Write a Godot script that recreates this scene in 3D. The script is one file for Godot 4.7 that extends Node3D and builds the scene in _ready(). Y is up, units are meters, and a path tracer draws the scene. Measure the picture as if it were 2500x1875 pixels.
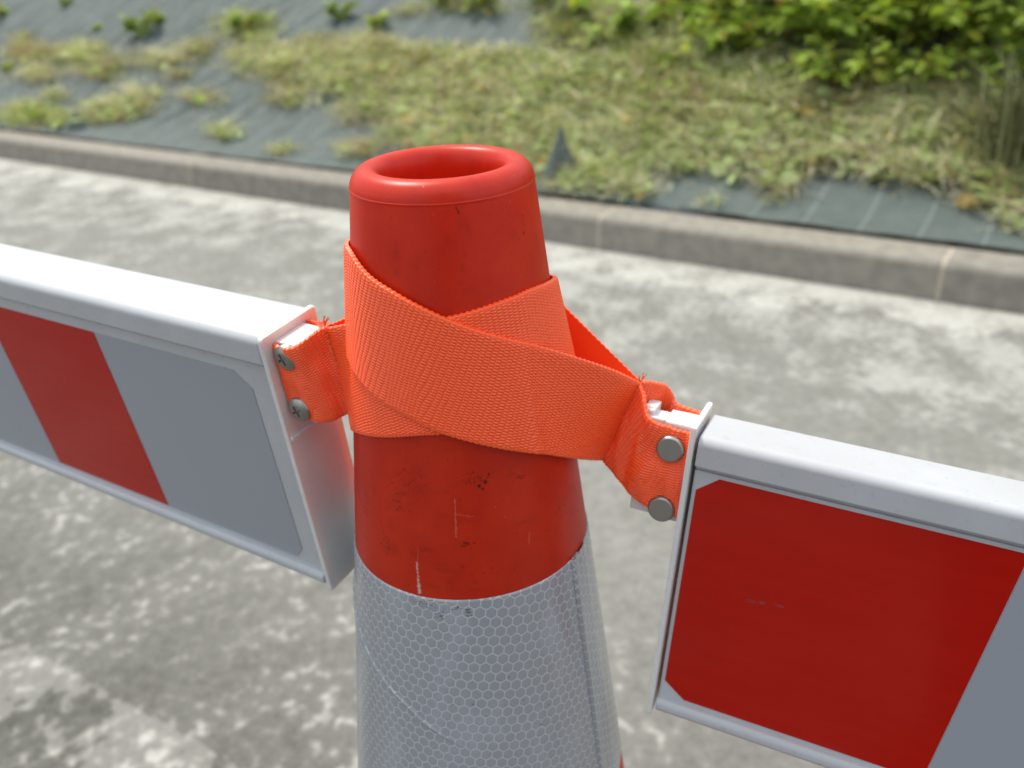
extends Node3D
# An orange-red traffic cone with two barrier boards strapped to it, a concrete road, a kerb and a bank under weed sheet.
# Lengths of the cone and the boards are given in millimetres from the moulding line under the cone's rim (MM turns them into metres).

const SEAM_Y := 0.760          # height of the moulding line above the road
const TAPER := 0.1133          # the cone widens by this much per unit of height
const CAM_AT := Vector3(0.02281, 0.8424, 0.34255)
const CAM_PITCH := 0.4673
const CAM_ROLL := -0.05376
const FOCAL := 2150.0          # in pixels of a 2500 x 1875 picture
const KERB_AT := Vector3(-2.0167, 0.0, -3.8008)
const KERB_TURN := 0.6076
const KERB_H := 0.0986
const KERB_W := 0.14
const KERB_STEP := 0.9408

var rng := RandomNumberGenerator.new()
var names := {}
var along := Vector3(cos(KERB_TURN), 0, sin(KERB_TURN))
var behind := Vector3(sin(KERB_TURN), 0, -cos(KERB_TURN))
var cam_basis := Basis()
var ripple := FastNoiseLite.new()

# ---------------------------------------------------------------- small helpers

func lin(r: float, g: float, b: float) -> Color:
	return Color(r, g, b).linear_to_srgb()

func mat(color: Color, rough := 0.6, spec := 0.5) -> StandardMaterial3D:
	var m := StandardMaterial3D.new()
	m.albedo_color = color
	m.roughness = rough
	m.metallic_specular = spec
	return m

func numbered(called: String) -> String:
	names[called] = names.get(called, -1) + 1
	return called if names[called] == 0 else "%s_%03d" % [called, names[called]]

func thing(called: String, label: String, category: String, at := Vector3.ZERO, group := "") -> Node3D:
	var o := Node3D.new()
	o.name = numbered(called)
	add_child(o)
	o.position = at
	o.set_meta("label", label)
	o.set_meta("category", category)
	if group:
		o.set_meta("group", group)
	return o

func part(called: String, mesh: Mesh, m: Material, parent: Node3D) -> MeshInstance3D:
	var o := MeshInstance3D.new()
	o.name = called
	o.mesh = mesh
	o.material_override = m
	parent.add_child(o, true)
	return o

func setting(called: String, mesh: Mesh, m: Material) -> MeshInstance3D:
	var o := part(called, mesh, m, self)
	o.set_meta("kind", "structure")
	return o

func stuff(called: String, label: String, category: String, mm: MultiMesh, m: Material) -> void:
	var o := MultiMeshInstance3D.new()
	o.name = numbered(called)
	o.multimesh = mm
	o.material_override = m
	add_child(o)
	o.set_meta("kind", "stuff")
	o.set_meta("label", label)
	o.set_meta("category", category)

func image_texture(data: PackedByteArray, w: int, h: int, format := Image.FORMAT_RGB8) -> ImageTexture:
	return ImageTexture.create_from_image(Image.create_from_data(w, h, false, format, data))

func noise(seed_: int, freq: float, octaves := 4, kind := FastNoiseLite.TYPE_SIMPLEX_SMOOTH) -> FastNoiseLite:
	var n := FastNoiseLite.new()
	n.seed = seed_
	n.noise_type = kind
	n.frequency = freq
	n.fractal_octaves = octaves
	return n

# a sheet of rows x cols points; normals follow the winding
func sheet(pts: PackedVector3Array, rows: int, cols: int, uvs := PackedVector2Array(), flip := false, uv2 := PackedVector2Array(), wrap := false) -> ArrayMesh:
	var nrm := PackedVector3Array()
	nrm.resize(pts.size())
	var idx := PackedInt32Array()
	idx.resize((rows - 1) * (cols - 1) * 6)
	var k := 0
	for i in rows - 1:
		for j in cols - 1:
			var a := i * cols + j
			var b := a + 1
			var c := a + cols
			var d := c + 1
			if flip:
				idx[k] = a; idx[k + 1] = c; idx[k + 2] = b
				idx[k + 3] = b; idx[k + 4] = c; idx[k + 5] = d
			else:
				idx[k] = a; idx[k + 1] = b; idx[k + 2] = c
				idx[k + 3] = b; idx[k + 4] = d; idx[k + 5] = c
			k += 6
	for i in rows:
		var i0 := maxi(i - 1, 0)
		var i1 := mini(i + 1, rows - 1)
		for j in cols:
			var j0 := maxi(j - 1, 0)
			var j1 := mini(j + 1, cols - 1)
			if wrap:
				if j == 0: j0 = cols - 2
				if j == cols - 1: j1 = 1
			var di := pts[i1 * cols + j] - pts[i0 * cols + j]
			var dj := pts[i * cols + j1] - pts[i * cols + j0]
			var n := di.cross(dj).normalized()
			nrm[i * cols + j] = -n if flip else n
	var arr := []
	arr.resize(Mesh.ARRAY_MAX)
	arr[Mesh.ARRAY_VERTEX] = pts
	arr[Mesh.ARRAY_NORMAL] = nrm
	if uvs.size(): arr[Mesh.ARRAY_TEX_UV] = uvs
	if uv2.size(): arr[Mesh.ARRAY_TEX_UV2] = uv2
	arr[Mesh.ARRAY_INDEX] = idx
	var mesh := ArrayMesh.new()
	mesh.add_surface_from_arrays(Mesh.PRIMITIVE_TRIANGLES, arr)
	return mesh

# a triangle that faces towards n, into a SurfaceTool
func tri(st: SurfaceTool, a: Vector3, b: Vector3, c: Vector3, n: Vector3, with_uv := true) -> void:
	var order := [a, b, c] if (c - a).cross(b - a).dot(n) > 0 else [a, c, b]
	for p in order:
		st.set_normal(n)
		if with_uv: st.set_uv(Vector2(p.x, -p.y) / 0.2)
		st.add_vertex(p)

# a prism over a convex outline in x-y (z from z0 to z1) with rounded rims of the given bevel; outline counter-clockwise
func slab(outline: PackedVector2Array, z0: float, z1: float, bevel: float) -> ArrayMesh:
	var st := SurfaceTool.new()
	st.begin(Mesh.PRIMITIVE_TRIANGLES)
	var n := outline.size()
	var mid := Vector2.ZERO
	for p in outline: mid += p / n
	var rings := []
	for r in [[z0, 1.0], [z0 + bevel * 0.3, 0.3], [z0 + bevel, 0.0], [z1 - bevel, 0.0], [z1 - bevel * 0.3, 0.3], [z1, 1.0]]:
		var ring := []
		for i in n:
			var p := outline[i]
			var e0 := (p - outline[(i + n - 1) % n]).normalized()
			var e1 := (outline[(i + 1) % n] - p).normalized()
			var inward := (Vector2(-e0.y, e0.x) + Vector2(-e1.y, e1.x))
			inward = inward / maxf(inward.length_squared() * 0.5, 0.2)
			var q: Vector2 = p + inward * bevel * r[1]
			ring.append(Vector3(q.x, q.y, r[0]))
		rings.append(ring)
	for k in rings.size() - 1:
		for i in n:
			var j := (i + 1) % n
			var a: Vector3 = rings[k][i]
			var b: Vector3 = rings[k][j]
			var c: Vector3 = rings[k + 1][i]
			var d: Vector3 = rings[k + 1][j]
			var nn := (b - a).cross(c - a).normalized()
			var out := (a + b + c + d) / 4.0 - Vector3(mid.x, mid.y, (z0 + z1) / 2)
			if nn.dot(out) < 0: nn = -nn
			tri(st, a, b, c, nn)
			tri(st, b, d, c, nn)
	for i in range(1, n - 1):
		tri(st, rings[0][0], rings[0][i], rings[0][i + 1], Vector3(0, 0, -1))
		tri(st, rings[-1][0], rings[-1][i], rings[-1][i + 1], Vector3(0, 0, 1))
	return st.commit()

# a bar with a rounded outline (y, z) between x0 and x1, capped; corners = [y, z, radius], counter-clockwise in (y, z)
func bar(corners: Array, x0: float, x1: float, waves := 0.0) -> ArrayMesh:
	var outline := []
	var normals := []
	var n := corners.size()
	for i in n:
		var p := Vector2(corners[i][0], corners[i][1])
		var a := (Vector2(corners[(i + n - 1) % n][0], corners[(i + n - 1) % n][1]) - p).normalized()
		var b := (Vector2(corners[(i + 1) % n][0], corners[(i + 1) % n][1]) - p).normalized()
		var r: float = corners[i][2]
		var half := a.angle_to(b) / 2.0
		var dist := r / absf(tan(half))
		var center := p + (a + b).normalized() * r / absf(sin(half))
		var n0 := (p + a * dist - center).normalized()
		var n1 := (p + b * dist - center).normalized()
		var sweep := n0.angle_to(n1)
		var m := 7
		for k in m:
			var nn := n0.rotated(sweep * k / (m - 1.0))
			outline.append(center + nn * r)
			normals.append(nn)
	var st := SurfaceTool.new()
	st.begin(Mesh.PRIMITIVE_TRIANGLES)
	var steps := 1 if waves == 0.0 else 60
	var e := 0.0006
	var mid := Vector2.ZERO
	for p in outline: mid += p / outline.size()
	var rings := [[x0, e], [x0 + e, 0.0]]
	for k in range(1, steps): rings.append([lerpf(x0 + e, x1 - e, k / float(steps)), 0.0])
	rings.append_array([[x1 - e, 0.0], [x1, e]])
	var count := outline.size()
	for k in rings.size() - 1:
		for i in count:
			var j := (i + 1) % count
			var quad := []
			for q in [[k, i], [k, j], [k + 1, i], [k + 1, j]]:
				var rr: Array = rings[q[0]]
				var o: Vector2 = outline[q[1]] - normals[q[1]] * rr[1]
				quad.append([Vector3(rr[0], o.x, o.y), Vector3(0, normals[q[1]].x, normals[q[1]].y)])
			for t in [[0, 1, 2], [1, 3, 2]]:
				var a: Vector3 = quad[t[0]][0]
				var b: Vector3 = quad[t[1]][0]
				var c: Vector3 = quad[t[2]][0]
				var ordered: Array = t if (c - a).cross(b - a).dot(quad[t[0]][1]) > 0 else [t[0], t[2], t[1]]
				for v in ordered:
					st.set_normal(quad[v][1])
					st.add_vertex(quad[v][0])
	for side in [[x0, -1.0], [x1, 1.0]]:
		for i in count:
			var j := (i + 1) % count
			var a: Vector2 = outline[i] - normals[i] * e
			var b: Vector2 = outline[j] - normals[j] * e
			tri(st, Vector3(side[0], mid.x, mid.y), Vector3(side[0], a.x, a.y), Vector3(side[0], b.x, b.y), Vector3(side[1], 0, 0), false)
	return st.commit()

func box_outline(x0: float, x1: float, y0: float, y1: float) -> PackedVector2Array:
	return PackedVector2Array([Vector2(x0, y0), Vector2(x1, y0), Vector2(x1, y1), Vector2(x0, y1)])

# a lathe about y: profile of (radius, y); smooth
func lathe(profile: Array, segments: int, v_top := 0.0, v_bottom := 1.0) -> ArrayMesh:
	var rows := profile.size()
	var cols := segments + 1
	var pts := PackedVector3Array()
	var uvs := PackedVector2Array()
	for i in rows:
		for j in cols:
			var a := TAU * j / segments - PI
			pts.append(Vector3(profile[i].x * sin(a), profile[i].y, profile[i].x * cos(a)))
			uvs.append(Vector2(j / float(segments), clampf((profile[i].y - v_top) / (v_bottom - v_top), 0.002, 0.998)))
	return sheet(pts, rows, cols, uvs, false, PackedVector2Array(), true)

func smooth_path(points: Array, steps: int) -> Array:
	var out := []
	for i in points.size() - 1:
		var p0 = points[maxi(i - 1, 0)]
		var p1 = points[i]
		var p2 = points[i + 1]
		var p3 = points[mini(i + 2, points.size() - 1)]
		for k in steps:
			var t := k / float(steps)
			out.append(0.5 * ((2.0 * p1) + (p2 - p0) * t + (2.0 * p0 - 5.0 * p1 + 4.0 * p2 - p3) * t * t + (3.0 * p1 - p0 - 3.0 * p2 + p3) * t * t * t))
	out.append(points[-1])
	return out

func on_cone(deg: float, y_mm: float, off_mm: float) -> Vector3:
	var r := 36.0 - TAPER * y_mm + off_mm
	return Vector3(r * sin(deg_to_rad(deg)), y_mm, r * cos(deg_to_rad(deg))) / 1000.0

# ---------------------------------------------------------------- camera geometry: where a pixel of the photograph meets the bank

func pixel_of(p: Vector3) -> Vector2:
	var d := cam_basis.inverse() * (p - CAM_AT)
	return Vector2(1250.0 + FOCAL * d.x / -d.z, 937.5 - FOCAL * d.y / -d.z)

func bank_height(s: float, t: float) -> float:
	var toe := 0.30 + 0.03 * sin(s * 1.7)
	var x := (t - toe) / 0.09
	var rise := 0.09 * (log(1.0 + exp(minf(x, 30.0))) if x < 30.0 else x)
	return KERB_H - 0.012 + 0.52 * minf(rise, 4.0)

func bank_point(s: float, t: float, up := 0.0) -> Vector3:
	return KERB_AT + along * s + behind * t + Vector3.UP * (bank_height(s, t) + up)

func on_bank(px: float, py: float) -> Vector2:
	var d := cam_basis * Vector3(px - 1250.0, 937.5 - py, -FOCAL).normalized()
	var lo := 1.5
	var hi := 12.0
	var r := lo
	while r < hi:
		var p := CAM_AT + d * r - KERB_AT
		var t := p.dot(behind)
		if t > 0.1 and p.y < bank_height(p.dot(along), t):
			return Vector2(p.dot(along), t)
		r += 0.01
	return Vector2(0, 1)

# ---------------------------------------------------------------- the scene

func _ready() -> void:
	rng.seed = 20240611
	ripple = noise(5, 1.0, 3)
	make_camera_and_light()
	make_ground()
	make_kerb()
	make_bank()
	make_cone()
	make_boards()
	make_plants()
	make_person()

func make_camera_and_light() -> void:
	var forward := Vector3(0, -sin(CAM_PITCH), -cos(CAM_PITCH))
	var up0 := Vector3.RIGHT.cross(forward)
	var right := Vector3.RIGHT * cos(CAM_ROLL) + up0 * sin(CAM_ROLL)
	var up := up0 * cos(CAM_ROLL) - Vector3.RIGHT * sin(CAM_ROLL)
	cam_basis = Basis(right, up, -forward)
	var cam := Camera3D.new()
	cam.name = "camera"
	cam.fov = rad_to_deg(2.0 * atan(937.5 / FOCAL))
	cam.near = 0.02
	cam.far = 600.0
	var lens := CameraAttributesPhysical.new()
	lens.frustum_focal_length = 12.0 / (937.5 / FOCAL)
	lens.exposure_aperture = lens.frustum_focal_length / 3.4
	lens.frustum_focus_distance = 0.336
	lens.frustum_near = 0.02
	lens.frustum_far = 600.0
	cam.attributes = lens
	add_child(cam)
	cam.transform = Transform3D(cam_basis, CAM_AT)
	cam.current = true

	var env := Environment.new()
	env.background_mode = Environment.BG_SKY
	var sky := Sky.new()
	var air := ProceduralSkyMaterial.new()
	air.sky_top_color = Color(0.78, 0.80, 0.83)
	air.sky_horizon_color = Color(0.60, 0.62, 0.64)
	air.sky_curve = 0.4
	air.ground_horizon_color = Color(0.5, 0.5, 0.48)
	air.ground_bottom_color = Color(0.4, 0.4, 0.38)
	air.sun_angle_max = 40.0
	air.sun_curve = 0.25
	sky.sky_material = air
	env.sky = sky
	env.tonemap_mode = Environment.TONE_MAPPER_LINEAR
	env.tonemap_exposure = 2.4
	env.sdfgi_enabled = true
	env.ssao_enabled = true
	env.ssil_enabled = true
	var world := WorldEnvironment.new()
	world.name = "world"
	world.environment = env
	add_child(world)

	var sun := DirectionalLight3D.new()
	sun.name = "sun"
	sun.light_energy = 0.5
	sun.light_angular_distance = 10.0
	sun.light_color = Color(1.0, 0.97, 0.92)
	sun.shadow_enabled = true
	add_child(sun)
	sun.look_at_from_position(Vector3.ZERO, -Vector3(-0.45, 1.15, -0.55), Vector3.RIGHT)

# ---------------------------------------------------------------- road, kerb, bank

func make_ground() -> void:
	var n := 2048
	var size := 6.4
	var coarse := noise(11, 0.0045, 4).get_seamless_image(n, n, false, false, 0.08, true).get_data()
	var mid := noise(12, 0.018, 4).get_seamless_image(n, n, false, false, 0.08, true).get_data()
	var fleck := noise(13, 0.10, 5).get_seamless_image(n, n, false, false, 0.08, true).get_data()
	var fine := noise(14, 0.3, 2).get_seamless_image(n, n, false, false, 0.08, true).get_data()
	var data := PackedByteArray()
	data.resize(n * n * 3)
	var lut := PackedByteArray()
	lut.resize(1024)
	for i in 1024:
		var c := Color(i / 1023.0, 0, 0).linear_to_srgb().r
		lut[i] = int(clampf(c, 0, 1) * 255.0)
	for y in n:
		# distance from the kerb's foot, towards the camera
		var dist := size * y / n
		for x in n:
			var along_kerb := -1.6 + size * x / n
			var wx := KERB_AT.x + along.x * along_kerb - behind.x * dist
			var wz := KERB_AT.z + along.z * along_kerb - behind.z * dist
			var i := y * n + x
			var c := coarse[i] / 255.0
			var m := mid[i] / 255.0
			var f := fleck[i] / 255.0
			var a := 0.205 + 0.02 * (c - 0.5) + 0.06 * (m - 0.5) + 0.07 * (f - 0.5) + 0.05 * (fine[i] / 255.0 - 0.5)
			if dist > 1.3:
				# darker away from the kerb, small pale flecks of bare cement in loose clusters
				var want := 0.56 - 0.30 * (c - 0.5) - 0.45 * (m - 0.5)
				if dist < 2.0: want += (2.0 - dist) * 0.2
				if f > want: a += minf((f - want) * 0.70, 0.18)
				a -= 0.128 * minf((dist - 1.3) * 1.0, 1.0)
			else:
				# dusty strip by the kerb, in broad streaks
				var want := 0.30 + 0.42 * dist / 1.3
				var g := 0.20 * c + 0.50 * m + 0.30 * f
				if g > want: a += minf((g - want) * 0.45, 0.10)
			if dist < 0.05 + 0.16 * m + 0.06 * f:
				a += 0.08
			# the worn paint line at the lower left
			var across := (wx + 0.729) * 0.524 + (wz + 0.637) * -0.852
			if across > -0.098 and across < -0.0 and wx < -0.2:
				if f * 0.6 + m > 0.62: a += 0.07
			a = clampf(a, 0.05, 0.62)
			data[i * 3] = lut[int(a * 1015.0)]
			data[i * 3 + 1] = lut[int(a * 1005.0)]
			data[i * 3 + 2] = lut[int(a * (885.0 + 40.0 * m))]
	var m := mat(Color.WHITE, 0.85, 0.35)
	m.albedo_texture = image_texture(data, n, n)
	m.heightmap_enabled = true
	var bump := NoiseTexture2D.new()
	bump.width = 1024
	bump.height = 1024
	bump.seamless = true
	bump.noise = noise(15, 0.12, 4)
	m.heightmap_texture = bump
	m.heightmap_scale = 0.25
	# strips along the kerb; past the first 6.4 m the pattern runs back and forth through its darker half
	var pts := PackedVector3Array()
	var uvs := PackedVector2Array()
	var rows := 96
	for k in rows:
		var dist := -60.0 if k == 0 else 3.2 * (k - 1)
		var v := 0.0 if k <= 1 else (0.5 if k % 2 == 0 else 1.0)
		for s in [-300.0, 300.0]:
			pts.append(KERB_AT + along * s - behind * dist)
			uvs.append(Vector2((s + 1.6) / size, v))
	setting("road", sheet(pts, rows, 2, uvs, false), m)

func make_kerb() -> void:
	var root := Node3D.new()
	root.name = "kerb"
	root.set_meta("kind", "structure")
	add_child(root)
	root.position = KERB_AT
	root.rotation.y = -KERB_TURN
	var stones := []
	var tones := [Color(0.25, 0.233, 0.197), Color(0.232, 0.217, 0.184), Color(0.242, 0.226, 0.19)]
	for k in 3:
		var m := mat(Color.WHITE, 0.9, 0.3)
		var tex := NoiseTexture2D.new()
		tex.width = 512
		tex.height = 512
		tex.seamless = true
		tex.noise = noise(40 + k, 0.02, 5)
		var ramp := Gradient.new()
		var c: Color = tones[k]
		ramp.colors = PackedColorArray([lin(c.r * 0.86, c.g * 0.86, c.b * 0.86), lin(c.r, c.g, c.b), lin(c.r * 1.15, c.g * 1.15, c.b * 1.14)])
		ramp.offsets = PackedFloat32Array([0.15, 0.5, 0.85])
		tex.color_ramp = ramp
		m.albedo_texture = tex
		m.uv1_triplanar = true
		m.uv1_scale = Vector3.ONE * 1.7
		stones.append(m)
	var mortar := mat(lin(0.40, 0.35, 0.28), 0.95, 0.2)
	# local axes: x along the kerb, z = -behind
	var profile := [[-0.05, 0.0, 0.004], [KERB_H, -0.008, 0.022], [KERB_H, -KERB_W, 0.008], [-0.05, -KERB_W, 0.004]]
	var stone := bar(profile, 0.006, KERB_STEP - 0.006)
	var joint := bar([[-0.05, -0.0015, 0.003], [KERB_H - 0.0015, -0.0095, 0.022], [KERB_H - 0.0015, -KERB_W + 0.002, 0.006], [-0.05, -KERB_W + 0.002, 0.003]], -0.0062, 0.0062)
	for k in range(-9, 13):
		var o := part("kerb_stone", stone, stones[posmod(k * 7, 3)], root)
		o.position.x = k * KERB_STEP
		var j := part("mortar_joint", joint, mortar, root)
		j.position.x = k * KERB_STEP

func make_bank() -> void:
	# soil
	var rows := 60
	var cols := 121
	var pts := PackedVector3Array()
	for i in rows:
		var t := KERB_W - 0.004 + pow(i / (rows - 1.0), 2.2) * 40.0
		for j in cols:
			var s := (j / (cols - 1.0) - 0.5)
			s = 0.7 + 160.0 * s * absf(s) * 2.0 + 6.0 * s
			pts.append(bank_point(s, t, -0.012 + 0.004 * ripple.get_noise_2d(s * 9.0, t * 9.0)))
	var soil := mat(Color.WHITE, 1.0, 0.2)
	var soil_tex := NoiseTexture2D.new()
	soil_tex.width = 512
	soil_tex.height = 512
	soil_tex.seamless = true
	soil_tex.noise = noise(21, 0.03, 5)
	var ramp := Gradient.new()
	ramp.colors = PackedColorArray([lin(0.10, 0.09, 0.055), lin(0.19, 0.17, 0.10), lin(0.26, 0.25, 0.13)])
	ramp.offsets = PackedFloat32Array([0.2, 0.5, 0.8])
	soil_tex.color_ramp = ramp
	soil.albedo_texture = soil_tex
	soil.uv1_triplanar = true
	soil.uv1_world_triplanar = true
	soil.uv1_scale = Vector3.ONE * 1.2
	setting("embankment", sheet(pts, rows, cols, PackedVector2Array(), true), soil)

	# weed sheet
	var n := 512
	var data := PackedByteArray()
	data.resize(n * n * 3)
	var patch := noise(31, 0.012, 4).get_image(n, n, false, false, true).get_data()
	for y in n:
		for x in n:
			var a := 0.93 + 0.22 * (patch[y * n + x] / 255.0 - 0.5)
			if (x + y) % 3 == 0: a *= 0.88
			var c := Vector3(0.105, 0.128, 0.120) * a
			var line := absf(fposmod(x / 512.0 * 4.0, 1.0) - 0.5) * 0.15
			if line < 0.0035: c = Vector3(0.18, 0.21, 0.20) * a
			var s := lin(c.x, c.y, c.z)
			data[(y * n + x) * 3] = int(s.r * 255)
			data[(y * n + x) * 3 + 1] = int(s.g * 255)
			data[(y * n + x) * 3 + 2] = int(s.b * 255)
	var m := mat(Color.WHITE, 0.75, 0.3)
	m.albedo_texture = image_texture(data, n, n)
	rows = 150
	cols = 760
	pts = PackedVector3Array()
	var uvs := PackedVector2Array()
	var fold := noise(33, 1.0, 3)
	for i in rows:
		var t := KERB_W + 0.012 + 2.1 * i / (rows - 1.0)
		for j in cols:
			var s := -7.4 + 13.6 * j / (cols - 1.0)
			# folds hang down the slope and lean over towards the road
			var lean := s - t * 0.55 + 0.12 * fold.get_noise_2d(s * 0.9, t * 1.6)
			var w := 0.55 * fold.get_noise_2d(lean * 9.0, t * 0.9) + 0.35 * fold.get_noise_2d(lean * 22.0 + 40.0, t * 1.8)
			var amp := clampf((t - 0.2) / 0.25, 0.15, 1.0) * clampf((1.6 - s) / 0.8, 0.25, 1.0)
			pts.append(bank_point(s, t, 0.010 + 0.034 * amp * w + 0.006 * fold.get_noise_2d(s * 4.0, t * 4.0)))
			uvs.append(Vector2(s / 0.6, t / 0.6))
	var o := part("weed_sheet", sheet(pts, rows, cols, uvs, true), m, self)
	o.set_meta("label", "grey-green woven weed control sheet laid over the bank behind the kerb")
	o.set_meta("category", "ground sheet")

	# pinched folds of sheet that stand up behind the kerb
	var same := mat(lin(0.098, 0.119, 0.112), 0.75, 0.3)
	for spot in [[1366.0, 444.0, 0.18, 0.07, "pointed pinched fold of weed sheet standing up behind the kerb near the cone"], [186.0, 322.0, 0.10, 0.075, "low crumpled fold of weed sheet among the weeds behind the kerb"]]:
		var st := on_bank(spot[0], spot[1])
		var peak := thing("sheet_fold", spot[4], "sheet fold", bank_point(st.x, st.y, -0.006))
		var pp := PackedVector3Array()
		for i in 14:
			var f := i / 13.0
			for j in 37:
				var a := TAU * j / 36.0
				var r: float = spot[3] * (pow(1.0 - f, 1.25) * (1.0 + 0.24 * sin(a * 3.0 + 1.0) + 0.12 * sin(a * 7.0)) + 0.04)
				pp.append(Vector3(r * cos(a) + 0.012 * f * f, spot[2] * f, 0.55 * r * sin(a) - 0.02 * f))
		part("fold", sheet(pp, 14, 37, PackedVector2Array(), false, PackedVector2Array(), true), same, peak)
	# the turned-up hem along the kerb
	var hem := PackedVector3Array()
	var a0 := on_bank(1530, 492)
	var a1 := on_bank(1760, 520)
	for i in 50:
		var f := i / 49.0
		var s := lerpf(a0.x, a1.x, f)
		var swell := sin(PI * f) * (0.6 + 0.4 * sin(f * 17.0) * sin(f * 7.0))
		for j in 9:
			var a := PI * j / 8.0
			hem.append(KERB_AT + along * s + behind * (KERB_W + 0.03 - 0.022 * cos(a)) + Vector3.UP * (KERB_H - 0.01 + (0.006 + 0.030 * swell) * sin(a)))
	part("turned_hem", sheet(hem, 50, 9, PackedVector2Array(), true), same, o)

# ---------------------------------------------------------------- the cone

func scratch(im: Image, a: Vector2, b: Vector2, width: float, color: Color, strength: float) -> void:
	# a and b are (degrees, mm); broken strokes
	var steps := int(maxf(absf(b.y - a.y) * 8.0, absf(b.x - a.x) * 8.0)) + 1
	for k in steps:
		var f := k / float(steps)
		if rng.randf() < 0.22: continue
		var p := a.lerp(b, f) + Vector2(rng.randfn(0, 0.35 * width), rng.randfn(0, 0.1))
		var w := width * (0.3 + rng.randf())
		dab(im, p, w * 0.5, w * 0.5, color, strength * (0.5 + 0.5 * rng.randf()))

func dab(im: Image, p: Vector2, wd: float, hd: float, color: Color, strength: float) -> void:
	# wd in mm round the cone, hd in mm of height
	var per_x := im.get_width() / 360.0
	var per_y := im.get_height() / 190.0
	var cx := (p.x + 180.0) * per_x
	var cy := (14.0 - p.y * (0.976 if p.y < -90.0 else 1.0)) * per_y
	var rx := maxf(wd * 1.2 * per_x, 0.7)
	var ry := maxf(hd * per_y, 0.7)
	for y in range(int(cy - ry * 1.6), int(cy + ry * 1.6) + 2):
		for x in range(int(cx - rx * 1.6), int(cx + rx * 1.6) + 2):
			if x < 0 or y < 0 or x >= im.get_width() or y >= im.get_height(): continue
			var d := Vector2((x - cx) / rx, (y - cy) / ry).length_squared()
			if d > 2.5: continue
			im.set_pixel(x, y, im.get_pixel(x, y).lerp(color, strength * exp(-d * 1.2)))

func cone_skin() -> Image:
	var w := 2048
	var h := 1024
	var tone := noise(51, 0.006, 5).get_image(w, h, false, false, true).get_data()
	var grain := noise(52, 0.09, 3).get_image(w, h, false, false, true).get_data()
	var data := PackedByteArray()
	data.resize(w * h * 3)
	for i in w * h:
		var t := (tone[i] / 255.0 - 0.5) * 0.14 + (grain[i] / 255.0 - 0.5) * 0.06
		data[i * 3] = int(clampf(216.0 * (1.0 + t * 0.5), 0, 255))
		data[i * 3 + 1] = int(48.0 * (1.0 + t * 2.0))
		data[i * 3 + 2] = int(14.0 * (1.0 + t * 2.0))
	var im := Image.create_from_data(w, h, false, Image.FORMAT_RGB8, data)
	var pale := Color(0.93, 0.80, 0.78)
	var grime := Color(0.20, 0.06, 0.05)
	# grime smudges
	for s in [[7.9, -110.0, 5.0, 2.5, 60], [-33.0, -123.9, 4.0, 6.0, 60], [1.3, -139.5, 2.2, 1.6, 26], [-48.4, -122.0, 2.5, 2.5, 22], [-19.0, -143.2, 2.0, 1.5, 14], [30.2, -114.3, 3.0, 1.5, 18], [80.0, -150.0, 2.0, 9.0, 46], [-40.2, -145.9, 2.5, 5.0, 34], [-25.0, -112.0, 8.0, 4.0, 40], [52.0, -138.0, 4.0, 6.0, 14], [-60.0, -135.0, 3.0, 8.0, 26], [0.0, -152.0, 14.0, 7.0, 26]]:
		for k in s[4]:
			dab(im, Vector2(s[0] + rng.randfn(0, s[2] * 0.9), s[1] + rng.randfn(0, s[3] * 0.6)), 0.25 + 0.7 * rng.randf() * rng.randf(), 0.2 + 0.6 * rng.randf() * rng.randf(), grime, 0.12 + 0.35 * rng.randf() * rng.randf())
	# broad faint scuffs and ground-in dust
	for k in 420:
		dab(im, Vector2(rng.randf_range(-110, 110), rng.randf_range(-166, -2)), rng.randf_range(0.6, 3.2), rng.randf_range(0.5, 2.6), grime if rng.randf() < 0.6 else Color(0.86, 0.42, 0.36), 0.03 + 0.07 * rng.randf())
	for k in 260:
		dab(im, Vector2(rng.randf_range(-110, 110), rng.randf_range(-166, 6)), 0.12 + 0.25 * rng.randf(), 0.12 + 0.25 * rng.randf(), grime if rng.randf() < 0.7 else pale, 0.15 + 0.4 * rng.randf())
	for s in [[10.2, -1.5, 0.35], [11.2, -3.2, 0.4], [10.8, -2.4, 0.3], [54.8, -9.7, 0.3], [53.0, -16.0, 0.5], [12.0, -112.0, 0.7], [9.0, -113.5, 0.6], [10.5, -115.0, 0.45], [14.0, -109.0, 0.4]]:
		dab(im, Vector2(s[0], s[1]), s[2], s[2] * 1.2, Color(0.1, 0.04, 0.03), 0.8)
	# scrapes
	scratch(im, Vector2(-22.2, -142.9), Vector2(-23.3, -156.0), 0.28, pale, 0.5)
	scratch(im, Vector2(-23.3, -150.0), Vector2(-22.6, -165.0), 0.75, pale, 0.75)
	scratch(im, Vector2(-22.9, -158.0), Vector2(-22.4, -165.5), 0.9, pale, 0.75)
	scratch(im, Vector2(-2.9, -118.2), Vector2(-3.1, -126.0), 0.35, pale, 0.55)
	scratch(im, Vector2(-3.2, -126.0), Vector2(-3.5, -136.4), 0.6, pale, 0.30)
	scratch(im, Vector2(-3.8, -125.2), Vector2(5.2, -127.0), 0.25, pale, 0.5)
	scratch(im, Vector2(31.1, -140.6), Vector2(30.1, -146.0), 0.35, pale, 0.5)
	scratch(im, Vector2(44.5, -1.9), Vector2(45.2, -4.0), 0.3, pale, 0.6)
	scratch(im, Vector2(-9.0, 6.0), Vector2(-7.0, 6.1), 0.4, pale, 0.5)
	return im

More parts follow.
